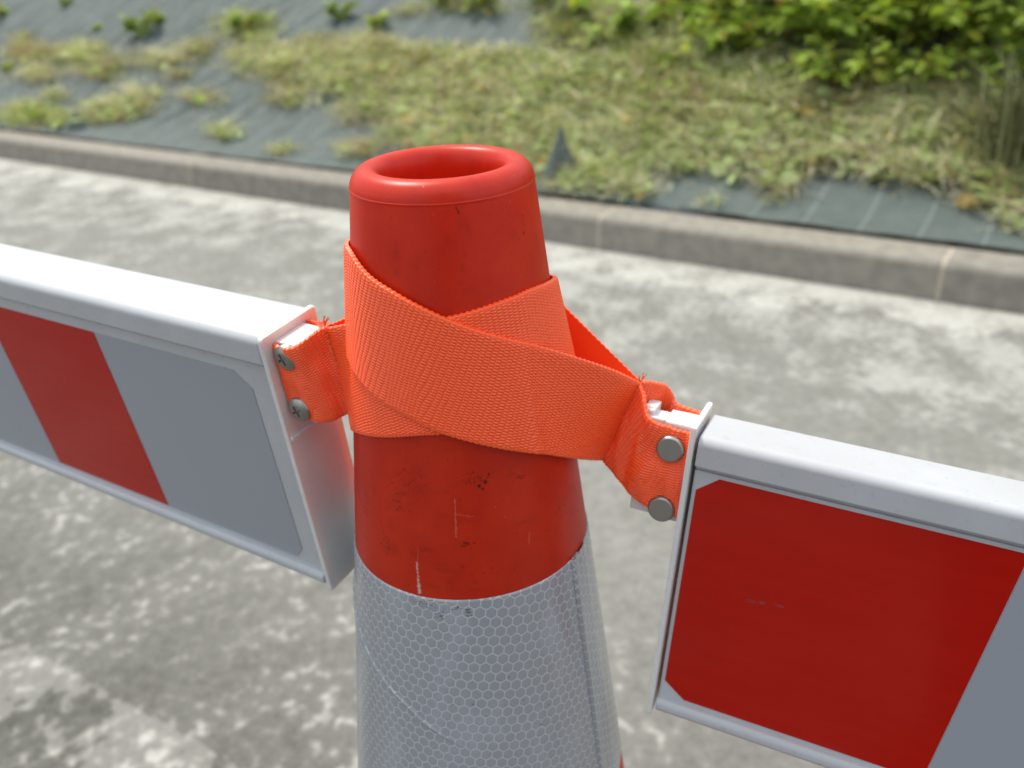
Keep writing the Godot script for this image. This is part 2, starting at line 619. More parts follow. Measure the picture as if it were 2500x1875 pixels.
func make_cone() -> void:
	var root := thing("traffic_cone", "orange-red plastic traffic cone with a rounded open top and grey honeycomb reflective sleeve", "traffic cone", Vector3(0, 0, 0))
	var s := 0.001
	var prof := []
	# from inside, over the lip, to the moulding line and down
	var ctrl := [Vector2(60, -300), Vector2(34, -110), Vector2(25.2, -50), Vector2(24.4, -16), Vector2(24.2, -8.2), Vector2(23.8, -7.2), Vector2(23.5, -6.4), Vector2(23.4, -3.0), Vector2(23.5, 0.4), Vector2(24.0, 3.2), Vector2(25.0, 5.3), Vector2(26.6, 6.8), Vector2(28.6, 7.4), Vector2(30.8, 7.2), Vector2(32.9, 6.1), Vector2(34.6, 4.2), Vector2(35.6, 2.1), Vector2(36.0, 0.35)]
	for p in smooth_path(ctrl, 6): prof.append(p)
	prof.append_array([Vector2(36.16, 0.22), Vector2(36.3, 0.0), Vector2(36.16, -0.25), Vector2(36.06, -0.45)])
	for y in [-1.0, -4.0, -12.0, -30.0, -60.0, -100.0, -140.0, -166.0, -180.0, -240.0, -330.0, -400.0, -455.0]:
		prof.append(Vector2(36.0 - TAPER * y, y))
	prof.append_array([Vector2(36.0 + TAPER * 700.0, -700), Vector2(121, -716), Vector2(130, -724), Vector2(142, -731)])
	var scaled := []
	for p in prof: scaled.append(Vector2(p.x * s, p.y * s + SEAM_Y))
	var red := mat(Color.WHITE, 0.38, 0.5)
	red.albedo_texture = ImageTexture.create_from_image(cone_skin())
	red.backlight_enabled = true
	red.backlight = lin(0.7, 0.05, 0.015)
	part("body", lathe(scaled, 180, SEAM_Y + 0.014, SEAM_Y - 0.176), red, root)
	# flash left inside the mouth by the mould
	var nub_material := mat(lin(0.42, 0.02, 0.012), 0.4)
	for a in [-158.0, 176.0, 140.0, 205.0]:
		var st := slab(PackedVector2Array([Vector2(-0.0022, -0.0006), Vector2(0.0022, -0.0006), Vector2(0.0012, 0.0008), Vector2(-0.0014, 0.0007)]), -0.0016, 0.0012, 0.0003)
		var o := part("mould_flash", st, nub_material, root)
		o.position = Vector3(0.0240 * sin(deg_to_rad(a)), SEAM_Y - 0.0070, 0.0240 * cos(deg_to_rad(a)))
		o.rotation.y = deg_to_rad(a)
	# square base
	var base := PackedVector2Array()
	for c in 4:
		for k in 7:
			var a := PI / 2 * c + PI / 2 * k / 6.0
			base.append(Vector2((0.155 if c in [0, 3] else -0.155) + 0.035 * cos(a), (0.155 if c in [0, 1] else -0.155) + 0.035 * sin(a)))
	var b := part("base", slab(base, 0.0, 0.036, 0.008), mat(lin(0.5, 0.022, 0.012), 0.45), root)
	b.rotation = Vector3(-PI / 2, 0.35, 0)
	make_sleeve(root)

func hex_tile() -> Array:
	# one repeat of the sealed honeycomb: two rows, pointed cells; returns [colour, relief]
	var w := 128
	var h := 250
	var col := PackedByteArray()
	var rel := PackedByteArray()
	col.resize(w * h * 3)
	rel.resize(w * h)
	for y in h:
		for x in w:
			var best := 9.0
			var second := 9.0
			for c in [Vector2(0, 0), Vector2(1, 0), Vector2(0.5, 0.5), Vector2(0, 1), Vector2(1, 1), Vector2(-0.5, 0.5), Vector2(1.5, 0.5)]:
				var d := Vector2(x / float(w) - c.x, (y / float(h) - c.y) * 1.732).length()
				if d < best:
					second = best
					best = d
				elif d < second:
					second = d
			var edge := second - best                       # 0 on a wall between cells
			var wall := 1.0 - smoothstep(0.07, 0.15, edge)
			var grain := 0.03 * sin(x * 1.7 + y * 0.9) * sin(y * 2.3 - x * 0.6)
			var a := Vector3(0.30, 0.318, 0.345) * (1.0 + grain)
			a = a.lerp(Vector3(0.48, 0.485, 0.475), wall)
			var sc := lin(a.x, a.y, a.z)
			col[(y * w + x) * 3] = int(sc.r * 255)
			col[(y * w + x) * 3 + 1] = int(sc.g * 255)
			col[(y * w + x) * 3 + 2] = int(sc.b * 255)
			rel[y * w + x] = int(255.0 * (1.0 - wall) * (0.85 + 0.15 * smoothstep(0.1, 0.6, edge)))
	return [image_texture(col, w, h), image_texture(rel, w, h, Image.FORMAT_L8)]

func make_sleeve(root: Node3D) -> void:
	# a sheet wrapped once round the cone; its end overlaps at 54 degrees
	var start := 54.0
	var turn := 368.0
	var cols := 480
	var rows := 330
	var y_top := -162.6
	var y_bot := -318.0
	var slant := sqrt(1.0 + TAPER * TAPER)
	var wrap := TAPER / slant
	var apex := 36.0 / TAPER          # mm above the moulding line
	# a wrinkle pressed into the film: relief of the sheet only
	var crease := [Vector2(-95, -192), Vector2(-67.4, -209.0), Vector2(-55.7, -216.7), Vector2(-41.2, -225.4), Vector2(-31.2, -231.2), Vector2(-23.5, -237.2), Vector2(-14.0, -243.5), Vector2(-4.0, -250.0)]
	var pts := PackedVector3Array()
	var uvs := PackedVector2Array()
	var uv2 := PackedVector2Array()
	for i in rows:
		var f := i / (rows - 1.0)
		for j in cols:
			var g := j / (cols - 1.0)
			var deg := start + turn * g
			var y := lerpf(y_top, y_bot + 10.0 * cos(deg_to_rad(deg - 90.0)), f)
			var off := 0.55
			if g < 0.045: off += 0.7 * (1.0 - smoothstep(0.035, 0.045, g)) + 0.8 * (1.0 - smoothstep(0.0, 0.015, g))
			if j == cols - 1 or i == 0: off -= 0.5
			if j == 0: off -= 1.4
			# wrapped angle for the crease and ripples
			var wa := fposmod(deg + 180.0, 360.0) - 180.0
			off += 0.10 * ripple.get_noise_2d(wa * 0.05, y * 0.02) + 0.06 * ripple.get_noise_2d(wa * 0.3, y * 0.1 + 50.0)
			if wa > -96.0 and wa < -3.0:
				var cy := 0.0
				for q in crease.size() - 1:
					if wa >= crease[q].x and wa <= crease[q + 1].x:
						cy = 0.963 * lerpf(crease[q].y, crease[q + 1].y, (wa - crease[q].x) / (crease[q + 1].x - crease[q].x))
				var dd := (y - cy) / 0.55
				off += 1.1 * exp(-dd * dd) * smoothstep(-3.0, -25.0, wa)
			pts.append(on_cone(wa, y, off) + Vector3(0, SEAM_Y, 0))
			var ray := (apex - y) * slant
			var th := deg_to_rad(deg - 230.0) * wrap
			var q2 := Vector2(ray * sin(th), ray * cos(th)).rotated(deg_to_rad(6.0))
			uvs.append(Vector2(q2.x / 4.85, q2.y / 9.3))
			uv2.append(Vector2(fposmod(wa + 180.0, 360.0) / 360.0, (y_top - y) / (y_top - y_bot)))
	var tile := hex_tile()
	var m := mat(Color.WHITE, 0.17, 0.6)
	m.albedo_texture = tile[0]
	m.heightmap_enabled = true
	m.heightmap_texture = tile[1]
	m.heightmap_scale = 0.012
	# dirt that has crept in along the upper edge, and scuffs
	var w := 2048
	var h := 1024
	var im := Image.create(w, h, false, Image.FORMAT_RGBA8)
	im.fill(Color(0.3, 0.3, 0.28, 0.0))
	for s in [[-20.5, -170.1, 5.0, 2.6, 60], [-13.2, -174.8, 1.6, 1.6, 26], [-1.1, -173.3, 0.8, 2.2, 26], [-7.3, -170.6, 5.0, 1.4, 30], [-62.0, -172.0, 6.0, 2.5, 60], [-80.0, -172.0, 5.0, 3.0, 40], [84.0, -171.0, 5.0, 3.0, 50], [60.0, -171.0, 6.0, 1.5, 20], [20.0, -240.0, 60.0, 40.0, 60]]:
		for k in s[4]:
			var px: float = (s[0] + rng.randfn(0, s[2] * 0.6) + 180.0) / 360.0 * w
			var py: float = (-162.6 - minf(s[1] * 0.973 + rng.randfn(0, s[3] * 0.6), -163.2)) / 155.4 * h
			var r := 0.8 + 3.0 * rng.randf() * rng.randf()
			var st := 0.2 + 0.5 * rng.randf()
			for yy in range(int(py - r), int(py + r) + 1):
				for xx in range(int(px - r * 1.5), int(px + r * 1.5) + 1):
					if xx >= 0 and yy >= 0 and xx < w and yy < h and Vector2((xx - px) / 1.5, yy - py).length() < r * (0.6 + 0.4 * rng.randf()):
						im.set_pixel(xx, yy, Color(0.13, 0.13, 0.10, maxf(im.get_pixel(xx, yy).a, st)))
	# milky patches where the film has come loose from the cells
	var milk := noise(57, 0.012, 4)
	var web := noise(58, 0.10, 3)
	for yy in range(0, h, 1):
		for xx in range(500, 1500):
			var deg := xx / float(w) * 360.0 - 180.0
			var v := milk.get_noise_2d(xx * 0.45, yy * 0.16) + 0.3 * web.get_noise_2d(xx, yy)
			var keep: float = im.get_pixel(xx, yy).a
			if v > 0.02 and keep < 0.05:
				im.set_pixel(xx, yy, Color(0.70, 0.72, 0.75, minf((v - 0.02) * 0.7, 0.26)))
	m.detail_enabled = true
	m.detail_albedo = ImageTexture.create_from_image(im)
	m.detail_uv_layer = BaseMaterial3D.DETAIL_UV_2
	part("reflective_sleeve", sheet(pts, rows, cols, uvs, false, uv2), m, root)

# ---------------------------------------------------------------- webbing

func weave(u: float, v: float) -> float:
	# raised oval stitches in staggered columns; u along the strap, v across it, in mm
	var cu := u / 2.45
	var col := floorf(cu)
	var fu := (cu - col - 0.5) * 2.0
	var cv := v / 1.22 + (0.5 if int(col) & 1 else 0.0)
	var fv := (cv - floorf(cv) - 0.5) * 2.0
	var across := sqrt(maxf(1.0 - pow(absf(fv), 2.2), 0.0))
	var ends := 1.0 - 0.62 * pow(absf(fu), 5.0)
	return across * ends

# stations: [top edge, bottom edge, fine] in metres; a woven ribbon with rounded selvages and a back
func ribbon(stations: Array, outward: Callable, thick_mm := 1.5, seed_ := 1, wavy := 0.0) -> ArrayMesh:
	var tops := []
	var bots := []
	var fines := []
	for q in stations:
		tops.append(q[0])
		bots.append(q[1])
		fines.append(Vector3(q[2], 0, 0))
	var steps := 24
	var t_path := smooth_path(tops, steps)
	var b_path := smooth_path(bots, steps)
	var f_path := smooth_path(fines, steps)
	# walk along the middle line in even steps
	var cum := PackedFloat32Array([0.0])
	for i in range(1, t_path.size()):
		cum.append(cum[-1] + ((t_path[i] + b_path[i]) * 0.5).distance_to((t_path[i - 1] + b_path[i - 1]) * 0.5) * 1000.0)
	var rows := []
	var u := 0.0
	var k := 0
	while u < cum[-1]:
		while k < cum.size() - 2 and cum[k + 1] < u: k += 1
		var f: float = clampf((u - cum[k]) / maxf(cum[k + 1] - cum[k], 1e-6), 0, 1)
		rows.append([u, t_path[k].lerp(t_path[k + 1], f), b_path[k].lerp(b_path[k + 1], f)])
		u += 0.41 if f_path[k].x > 0.5 else 1.6
	var nr := rows.size()
	var nv := 236
	var cols := nv + 9
	var pts := PackedVector3Array()
	pts.resize(nr * cols)
	var wander := noise(seed_, 0.06, 2)
	for i in nr:
		var uu: float = rows[i][0]
		var top: Vector3 = rows[i][1]
		var bot: Vector3 = rows[i][2]
		var i0 := maxi(i - 2, 0)
		var i1 := mini(i + 2, nr - 1)
		var dir: Vector3 = ((rows[i1][1] + rows[i1][2]) - (rows[i0][1] + rows[i0][2])).normalized()
		var across := bot - top
		var len_mm := across.length() * 1000.0
		var lean := across.normalized().dot(dir)
		var out: Vector3 = outward.call((top + bot) * 0.5, dir.cross(across).normalized())
		var square := sqrt(maxf(1.0 - lean * lean, 0.1))
		for j in nv:
			var f := j / (nv - 1.0)
			var along_mm := uu + f * len_mm * lean
			var across_mm := f * len_mm * square
			var wide := len_mm * square
			var e := minf(across_mm, wide - across_mm)
			var h := 0.58 * weave(along_mm + 0.25 * wander.get_noise_2d(uu, across_mm), across_mm)
			if e < 2.0:
				# selvage: twisted edge cords
				var cord := 0.5 + 0.5 * sin((along_mm + (1.2 if f > 0.5 else 0.0)) * TAU / 1.9 + across_mm * 1.5)
				h = lerpf(0.30 * cord + 0.1, h, smoothstep(1.0, 2.0, e))
			var round_ := 1.0
			if e < 0.8: round_ = sqrt(maxf(1.0 - pow(1.0 - e / 0.8, 2.0), 0.0))
			var lift := (thick_mm * 0.5 + h) * (round_ * 1.0 - 0.0) - thick_mm * 0.5 * (1.0 - round_)
			if wavy > 0.0: lift += wavy * wander.get_noise_2d(uu * 0.9 + 200.0, across_mm * 0.45)
			var jag := 0.0
			if e < 1.0: jag = 0.22 * sin(along_mm * TAU / 2.45) * (1.0 - e)
			pts[i * cols + j] = top + across * f + across.normalized() * jag * 0.001 * (1.0 if f > 0.5 else -1.0) + out * lift * 0.001
		for j in 9:
			var f := 1.0 - j / 8.0
			var e := minf(f, 1.0 - f) * len_mm
			var lift := -thick_mm * 0.5 - 0.2 * smoothstep(0.0, 1.2, e)
			if j == 8: pts[i * cols + nv + j] = pts[i * cols]
			else: pts[i * cols + nv + j] = top + across * f + out * lift * 0.001
	return sheet(pts, nr, cols, PackedVector2Array(), true)

func webbing_material(r: float, g: float, b: float) -> StandardMaterial3D:
	var m := mat(lin(r, g, b), 0.42, 0.55)
	m.rim_enabled = true
	m.rim = 0.35
	m.rim_tint = 0.5
	return m

# ---------------------------------------------------------------- barrier boards

func polygon_plate(outline: Array, z: float, thick: float) -> ArrayMesh:
	var p := PackedVector2Array()
	for q in outline: p.append(Vector2(q[0], q[1]) / 1000.0)
	if Geometry2D.is_polygon_clockwise(p): p.reverse()
	return slab(p, (z - thick) / 1000.0, z / 1000.0, 0.00008)

func plastic(tone: Color, rough: float, seed_: int, dirt := 1.0) -> StandardMaterial3D:
	var m := mat(Color.WHITE, rough, 0.5)
	var n := 512
	var big := noise(seed_, 0.008, 4).get_image(n, n, false, false, true).get_data()
	var spots := noise(seed_ + 1, 0.06, 3).get_image(n, n, false, false, true).get_data()
	var specks := noise(seed_ + 2, 0.2, 1).get_image(n, n, false, false, true).get_data()
	var data := PackedByteArray()
	data.resize(n * n * 3)
	for i in n * n:
		var t := 1.0 - dirt * (0.05 * (big[i] / 255.0) + 0.28 * maxf(spots[i] / 255.0 - 0.74, 0.0) + (0.30 if specks[i] > 246 else 0.0))
		var c := lin(tone.r * t, tone.g * t, tone.b * t * (0.99 if t < 0.95 else 1.0))
		data[i * 3] = int(c.r * 255)
		data[i * 3 + 1] = int(c.g * 255)
		data[i * 3 + 2] = int(c.b * 255)
	m.albedo_texture = image_texture(data, n, n)
	m.uv1_triplanar = true
	m.uv1_scale = Vector3.ONE * 6.0
	return m

func red_skin(scuffed: bool) -> Image:
	var n := 1024
	var streak := noise(83, 0.02, 4).get_image(n / 8, n, false, false, true)
	streak.resize(n, n)
	var sd := streak.get_data()
	var data := PackedByteArray()
	data.resize(n * n * 3)
	for i in n * n:
		var t := 0.98 + 0.04 * (sd[i] / 255.0)
		data[i * 3] = int(174 * t)
		data[i * 3 + 1] = int(24 * t)
		data[i * 3 + 2] = int(10 * t)
	var im := Image.create_from_data(n, n, false, Image.FORMAT_RGB8, data)
	if not scuffed: return im
	# scuffs where something rubbed along the sheeting; millimetres to pixels
	var k := n / 200.0
	for q in [[34.0, 72.0, 2.4, 1.2], [38.5, 71.2, 1.8, 0.9], [46.0, 70.2, 2.0, 0.6]]:
		for d in 90:
			var p := Vector2(q[0] + rng.randfn(0, q[2] * 0.5), q[1] + rng.randfn(0, q[3] * 0.5)) * k
			im.set_pixel(clampi(int(p.x), 0, n - 1), clampi(int(p.y), 0, n - 1), Color(0.52, 0.30, 0.28))
	for d in 60:
		var p := Vector2(rng.randf_range(30, 110), rng.randf_range(84, 104)) * k
		var l := int(rng.randf_range(10, 60))
		for x in l:
			var xx := clampi(int(p.x) + x, 0, n - 1)
			var yy := clampi(int(p.y + x * 0.03), 0, n - 1)
			im.set_pixel(xx, yy, im.get_pixel(xx, yy).lerp(Color(0.72, 0.20, 0.08), 0.25))
	for d in 50:
		var p := Vector2(rng.randf_range(4, 125), rng.randf_range(20, 132)) * k
		im.set_pixel(int(p.x), int(p.y), Color(0.6, 0.35, 0.3))
	return im

func board_frame(at: Vector3, yaw: float, tilt: float, lean: float) -> Transform3D:
	# x along the board (image right), y up, z towards the viewer
	var x := Vector3(cos(yaw) * cos(tilt), sin(tilt), sin(yaw) * cos(tilt))
	var back := Vector3(sin(yaw), 0, -cos(yaw))
	var y0 := (-back).cross(x)
	var y := y0 * cos(lean) + back * sin(lean)
	var z := x.cross(y)
	return Transform3D(Basis(x.normalized(), y.normalized(), z.normalized()).scaled_local(Vector3.ONE * 0.983), at + Vector3(0, SEAM_Y, 0))

func rivet_mesh(r: float, h: float) -> ArrayMesh:
	var p := []
	for q in [Vector2(r * 0.01, h), Vector2(r * 0.3, h), Vector2(r * 0.6, h), Vector2(r * 0.80, h), Vector2(r * 0.84, h), Vector2(r * 0.875, h * 0.97), Vector2(r * 0.93, h * 0.84), Vector2(r * 0.975, h * 0.62), Vector2(r, h * 0.4), Vector2(r * 0.98, h * 0.1), Vector2(r * 0.9, 0.0), Vector2(r * 0.6, -0.001)]:
		p.append(q)
	return lathe(p, 40)

func make_boards() -> void:
	var white := plastic(Color(0.48, 0.495, 0.515), 0.33, 61, 1.8)
	var plate_white := plastic(Color(0.70, 0.69, 0.68), 0.42, 71)
	plate_white.subsurf_scatter_enabled = true
	plate_white.subsurf_scatter_strength = 0.25
	var red := mat(Color.WHITE, 0.16, 0.38)
	var grey := mat(lin(0.31, 0.33, 0.365), 0.26, 0.5)
	var metal := mat(lin(0.36, 0.35, 0.32), 0.34, 0.5)
	metal.metallic = 0.9
	red.albedo_texture = ImageTexture.create_from_image(red_skin(true))
	var red_plain := mat(Color.WHITE, 0.2, 0.38)
	red_plain.albedo_texture = ImageTexture.create_from_image(red_skin(false))
	# brushed wear in the gloss
	var rub := NoiseTexture2D.new()
	rub.width = 512
	rub.height = 512
	rub.seamless = true
	rub.noise = noise(82, 0.03, 4)
	var rr := Gradient.new()
	rr.colors = PackedColorArray([Color(0.55, 0.55, 0.55), Color(0.75, 0.75, 0.75), Color(1, 1, 1)])
	rub.color_ramp = rr
	red.roughness = 0.12
	grey.roughness_texture = rub
	grey.roughness = 0.36
	grey.uv1_triplanar = true
	grey.uv1_scale = Vector3(4, 30, 4)

	# ------------------------------------------------ the board to the right of the cone
	var fr := board_frame(Vector3(0.09897, -0.10638, 0.02703), 0.44356, -0.06647, 0.14935)
	var right := thing("barrier_board", "white barrier board strapped to the cone with a red reflective panel at its end", "barrier board", Vector3.ZERO, "barrier boards strapped to the cone")
	right.transform = fr
	var long := 0.95
	board_body(right, 1.0, long, white, plate_white)
	var b := polygon_plate([[11.4, -18.0], [2.2, -25.5], [2.3, -127.0], [12.5, -134.6], [117.4, -134.6], [130.2, -18.0]], -2.7, 0.25)
	part("red_sticker", b, red, right)
	var x := 0
	for k in 6:
		var x0 := 130.6 + k * 112.0
		part("grey_sticker" if k % 2 == 0 else "red_sticker", polygon_plate([[x0, -18.0], [x0 - 12.8, -134.6], [x0 + 98.8, -134.6], [x0 + 111.6, -18.0]], -2.7, 0.25), grey if k % 2 == 0 else red_plain, right)
	# tongue with a notch at its end
	var plate: Node3D = right.get_node("end_plate")
	part("tongue", slab(box_outline(-0.0165, -0.0036, -0.046, 0.0012), -0.0235, -0.0075, 0.0008), plate_white, plate)
	part("tongue_end", slab(box_outline(-0.027, -0.0163, -0.0452, 0.0016), -0.0185, -0.0078, 0.0008), plate_white, plate)
	part("tongue_hook", slab(box_outline(-0.027, -0.022, -0.044, 0.0042), -0.0225, -0.0092, 0.0008), plate_white, plate)

	var orange := webbing_material(1.0, 0.102, 0.016)
	# the strap's stations, in the board's own axes
	var inv := fr.affine_inverse()
	var up := Vector3(0, SEAM_Y, 0)
	var st := []
	for q in [[[-4.0, -0.8, -5.0], [-4.2, -42.0, -5.0]], [[-9.6, -0.8, -5.0], [-11.5, -42.4, -5.0]], [[-15.0, 0.2, -4.6], [-17.6, -40.9, -4.4]], [[-19.6, 1.2, -4.6], [-23.5, -38.9, -4.2]], [[-24.4, 3.7, -6.0], [-29.7, -35.6, -5.6]], [[-27.6, 9.0, -10.0], [-36.4, -31.6, -9.6]], [[-31.2, 13.6, -14.6], [-43.1, -27.6, -14.6]]]:
		st.append([Vector3(q[0][0], q[0][1], q[0][2]) / 1000.0, Vector3(q[1][0], q[1][1], q[1][2]) / 1000.0, 1.0])
	var tab := ribbon(st, func(_c, n): return n if n.z > 0 else -n, 1.4, 3, 2.2)
	var strap := part("strap", band_right(inv, up), orange, right)
	strap.set_meta("label", "orange woven strap looped round the cone over the other strap")
	part("strap_end", tab, orange, strap)
	st = []
	for q in [[[-31.2, 13.4, -16.0], [-42.5, -28.0, -16.0]], [[-26.3, 12.5, -21.0], [-35.0, -30.0, -20.0]], [[-21.9, 11.0, -25.6], [-25.0, -34.0, -25.5]], [[-18.2, 6.1, -28.2], [-20.0, -38.0, -27.0]], [[-16.0, 3.0, -26.2], [-14.5, -40.0, -26.0]], [[-10.0, 2.4, -25.4], [-9.0, -41.0, -25.4]], [[-4.0, 2.2, -25.4], [-4.0, -41.0, -25.4]]]:
		st.append([Vector3(q[0][0], q[0][1], q[0][2]) / 1000.0, Vector3(q[1][0], q[1][1], q[1][2]) / 1000.0, 1.0])
	part("strap_end", ribbon(st, func(_c, n): return n if n.z > 0 else -n, 1.4, 4, 2.2), orange, strap)
	stitching(strap, Vector3(-31.0, 13.9, -13.4), Vector3(-43.3, -28.0, -13.4), Vector3(-0.55, 0.16, 0.82))
	for y in [-9.6, -39.0]:
		var o := part("rivet", rivet_mesh(0.0062, 0.0026), metal, strap)
		o.transform = Transform3D(Basis(Vector3(1, 0, 0), Vector3(0, 0.02, 1).normalized(), Vector3(0, -1, 0.02).normalized()), Vector3(-11.6, y, -4.3) / 1000.0)

	# ------------------------------------------------ the board to the left of the cone
	var fl := board_frame(Vector3(-0.08304, -0.06126, 0.0035), 0.57092, 0.00092, -0.10033)
	var left := thing("barrier_board", "white barrier board strapped to the cone with a grey reflective panel at its end", "barrier board", Vector3.ZERO, "barrier boards strapped to the cone")
	left.transform = fl
	board_body(left, -1.0, long, white, plate_white)
	part("grey_sticker", polygon_plate([[-25.5, -22.5], [-15.6, -30.2], [-14.4, -127.0], [-20.0, -134.0], [-119.8, -134.4], [-126.3, -22.5]], -2.7, 0.25), grey, left)
	for k in 6:
		var x0 := -126.7 - k * 103.0
		part("red_sticker" if k % 2 == 0 else "grey_sticker", polygon_plate([[x0, -22.5], [x0 + 6.5, -134.4], [x0 - 96.1, -134.4], [x0 - 102.6, -22.5]], -2.7, 0.25), red_plain if k % 2 == 0 else grey, left)
	plate = left.get_node("end_plate")
	part("tongue", slab(box_outline(0.003, 0.0165, -0.044, -0.0042), -0.0255, -0.0072, 0.0008), plate_white, plate)
	part("rib", slab(box_outline(0.0028, 0.0042, -0.0535, -0.0515), -0.033, -0.001, 0.0006), plate_white, plate)
	inv = fl.affine_inverse()
	var deep := webbing_material(1.0, 0.096, 0.014)
	var strap2 := part("strap", band_left(inv, up), deep, left)
	strap2.set_meta("label", "orange woven strap looped round the cone under the other strap")
	st = []
	for q in [[[3.4, -4.4, -5.6], [3.6, -40.0, -5.6]], [[10.0, -4.0, -5.0], [10.5, -41.4, -5.0]], [[16.9, -2.4, -5.0], [17.6, -41.6, -5.0]], [[23.2, 1.6, -8.0], [24.4, -41.2, -8.0]], [[26.0, 3.0, -12.8], [28.6, -40.0, -12.0]], [[27.8, 3.0, -16.0], [32.6, -38.0, -16.0]]]:
		st.append([Vector3(q[0][0], q[0][1], q[0][2]) / 1000.0, Vector3(q[1][0], q[1][1], q[1][2]) / 1000.0, 1.0])
	part("strap_end", ribbon(st, func(_c, n): return n if n.z > 0 else -n, 1.4, 5, 2.2), deep, strap2)
	st = []
	for q in [[[2.6, -4.0, -27.6], [2.6, -41.0, -27.6]], [[9.2, -3.4, -26.8], [9.5, -41.0, -26.8]], [[17.0, 0.0, -23.0], [19.0, -40.0, -22.0]], [[27.0, 3.0, -17.4], [32.0, -38.0, -17.4]]]:
		st.append([Vector3(q[0][0], q[0][1], q[0][2]) / 1000.0, Vector3(q[1][0], q[1][1], q[1][2]) / 1000.0, 1.0])
	part("strap_end", ribbon(st, func(_c, n): return n if n.z < 0 else -n, 1.4, 6, 2.2), deep, strap2)
	stitching(strap2, Vector3(27.2, 3.2, -14.6), Vector3(32.2, -38.0, -14.6), Vector3(0.6, 0.1, 0.78))
	for y in [-9.4, -36.0]:
		var screw := CSGCombiner3D.new()
		screw.name = "screw"
		strap2.add_child(screw, true)
		screw.transform = Transform3D(Basis(Vector3(1, 0, 0), Vector3(0, 0.02, 1).normalized(), Vector3(0, -1, 0.02).normalized()), Vector3(10.4, y, -4.3) / 1000.0)
		var disc := CSGCylinder3D.new()
		disc.name = "disc"
		disc.radius = 0.0058
		disc.height = 0.0044
		disc.sides = 40
		disc.material = metal
		screw.add_child(disc)
		var dome := CSGSphere3D.new()
		dome.name = "dome"
		dome.radius = 0.0105
		dome.radial_segments = 48
		dome.rings = 40
		dome.operation = CSGShape3D.OPERATION_INTERSECTION
		dome.position = Vector3(0, 0.0026 - 0.0105, 0)
		dome.material = metal
		screw.add_child(dome)
		for a in [0.5, 0.5 + PI / 2]:
			var cut := CSGBox3D.new()
			cut.name = "cut"
			cut.size = Vector3(0.0056, 0.003, 0.0010)
			cut.operation = CSGShape3D.OPERATION_SUBTRACTION
			cut.position = Vector3(0, 0.0026, 0)
			cut.rotation.y = a
			cut.material = metal
			screw.add_child(cut, true)

func board_body(root: Node3D, side: float, long: float, white: Material, plate_white: Material) -> void:
	# x runs away from the cone in the direction of side
	var x0 := 0.0004 if side > 0 else -long
	var x1 := long if side > 0 else -0.0004
	part("cap_rail", bar([[0.0, 0.0, 0.0042], [0.0, -0.034, 0.0042], [-0.0140, -0.034, 0.0012], [-0.0140, 0.0, 0.0012]], x0, x1), white, root)
	part("groove_strip", bar([[-0.0136, -0.0042, 0.0004], [-0.0136, -0.030, 0.0004], [-0.0166, -0.030, 0.0004], [-0.0166, -0.0042, 0.0004]], x0, x1), white, root)
	part("panel", bar([[-0.0162, -0.003, 0.0006], [-0.0162, -0.031, 0.0006], [-0.1372, -0.031, 0.0006], [-0.1372, -0.003, 0.0006]], x0, x1), white, root)
	part("bottom_rail", bar([[-0.1362, 0.0012, 0.0031], [-0.1362, -0.0352, 0.0031], [-0.1434, -0.0352, 0.0031], [-0.1434, 0.0012, 0.0031]], x0, x1), white, root)
	for far in 2:
		var p0 := -0.0036 if far == 0 else long + 0.0012
		if side < 0: p0 = 0.0006 if far == 0 else -long - 0.0036
		var outline := []
		var top := 0.0042 if side > 0 else 0.0006
		part("end_plate", bar([[top, 0.0006, 0.0022 if side < 0 else 0.0008], [top, -0.0346, 0.0022 if side < 0 else 0.0008], [-0.1468, -0.0346, 0.0015], [-0.1468, 0.0006, 0.0015]], p0, p0 + 0.0024), plate_white, root)

func stitching(parent: Node3D, a_mm: Vector3, b_mm: Vector3, out: Vector3) -> void:
	# a dark line of thread where the two plies are sewn together, with a frayed end
	var thread := mat(lin(0.75, 0.16, 0.04), 0.8)
	var st := SurfaceTool.new()
	st.begin(Mesh.PRIMITIVE_TRIANGLES)
	var n := 15
	for k in n:
		var f0 := (k + 0.08) / n
		var f1 := (k + 0.86) / n
		add_tube(st, [a_mm.lerp(b_mm, f0) + out * 0.1, a_mm.lerp(b_mm, (f0 + f1) / 2) + out * 0.75, a_mm.lerp(b_mm, f1) + out * 0.1], 0.28)
	var tuft := a_mm + Vector3(0, 0.3, 0)
	for k in 7:
		var tip := tuft + Vector3(rng.randf_range(-1.5, 3.5), rng.randf_range(2.0, 5.5), rng.randf_range(-1.5, 1.5))
		add_tube(st, [tuft, tuft.lerp(tip, 0.5) + Vector3(rng.randf_range(-0.8, 0.8), 0.4, rng.randf_range(-0.8, 0.8)), tip], 0.2)
	st.generate_normals()
	part("stitching", st.commit(), thread, parent)

func add_tube(st: SurfaceTool, points_mm: Array, r_mm: float) -> void:
	var path := smooth_path(points_mm, 3)
	var ring := []
	for i in path.size():
		var d: Vector3 = (path[mini(i + 1, path.size() - 1)] - path[maxi(i - 1, 0)]).normalized()
		var a := d.cross(Vector3(0.3, 0.2, 0.93)).normalized()
		var b := d.cross(a)
		var pts := []
		for k in 6:
			pts.append((path[i] + (a * cos(TAU * k / 6) + b * sin(TAU * k / 6)) * r_mm) / 1000.0)
		ring.append(pts)
	st.set_smooth_group(1)
	for i in ring.size() - 1:
		for k in 6:
			var l := (k + 1) % 6
			for v in [ring[i][k], ring[i + 1][k], ring[i][l], ring[i][l], ring[i + 1][k], ring[i + 1][l]]:
				st.add_vertex(v)

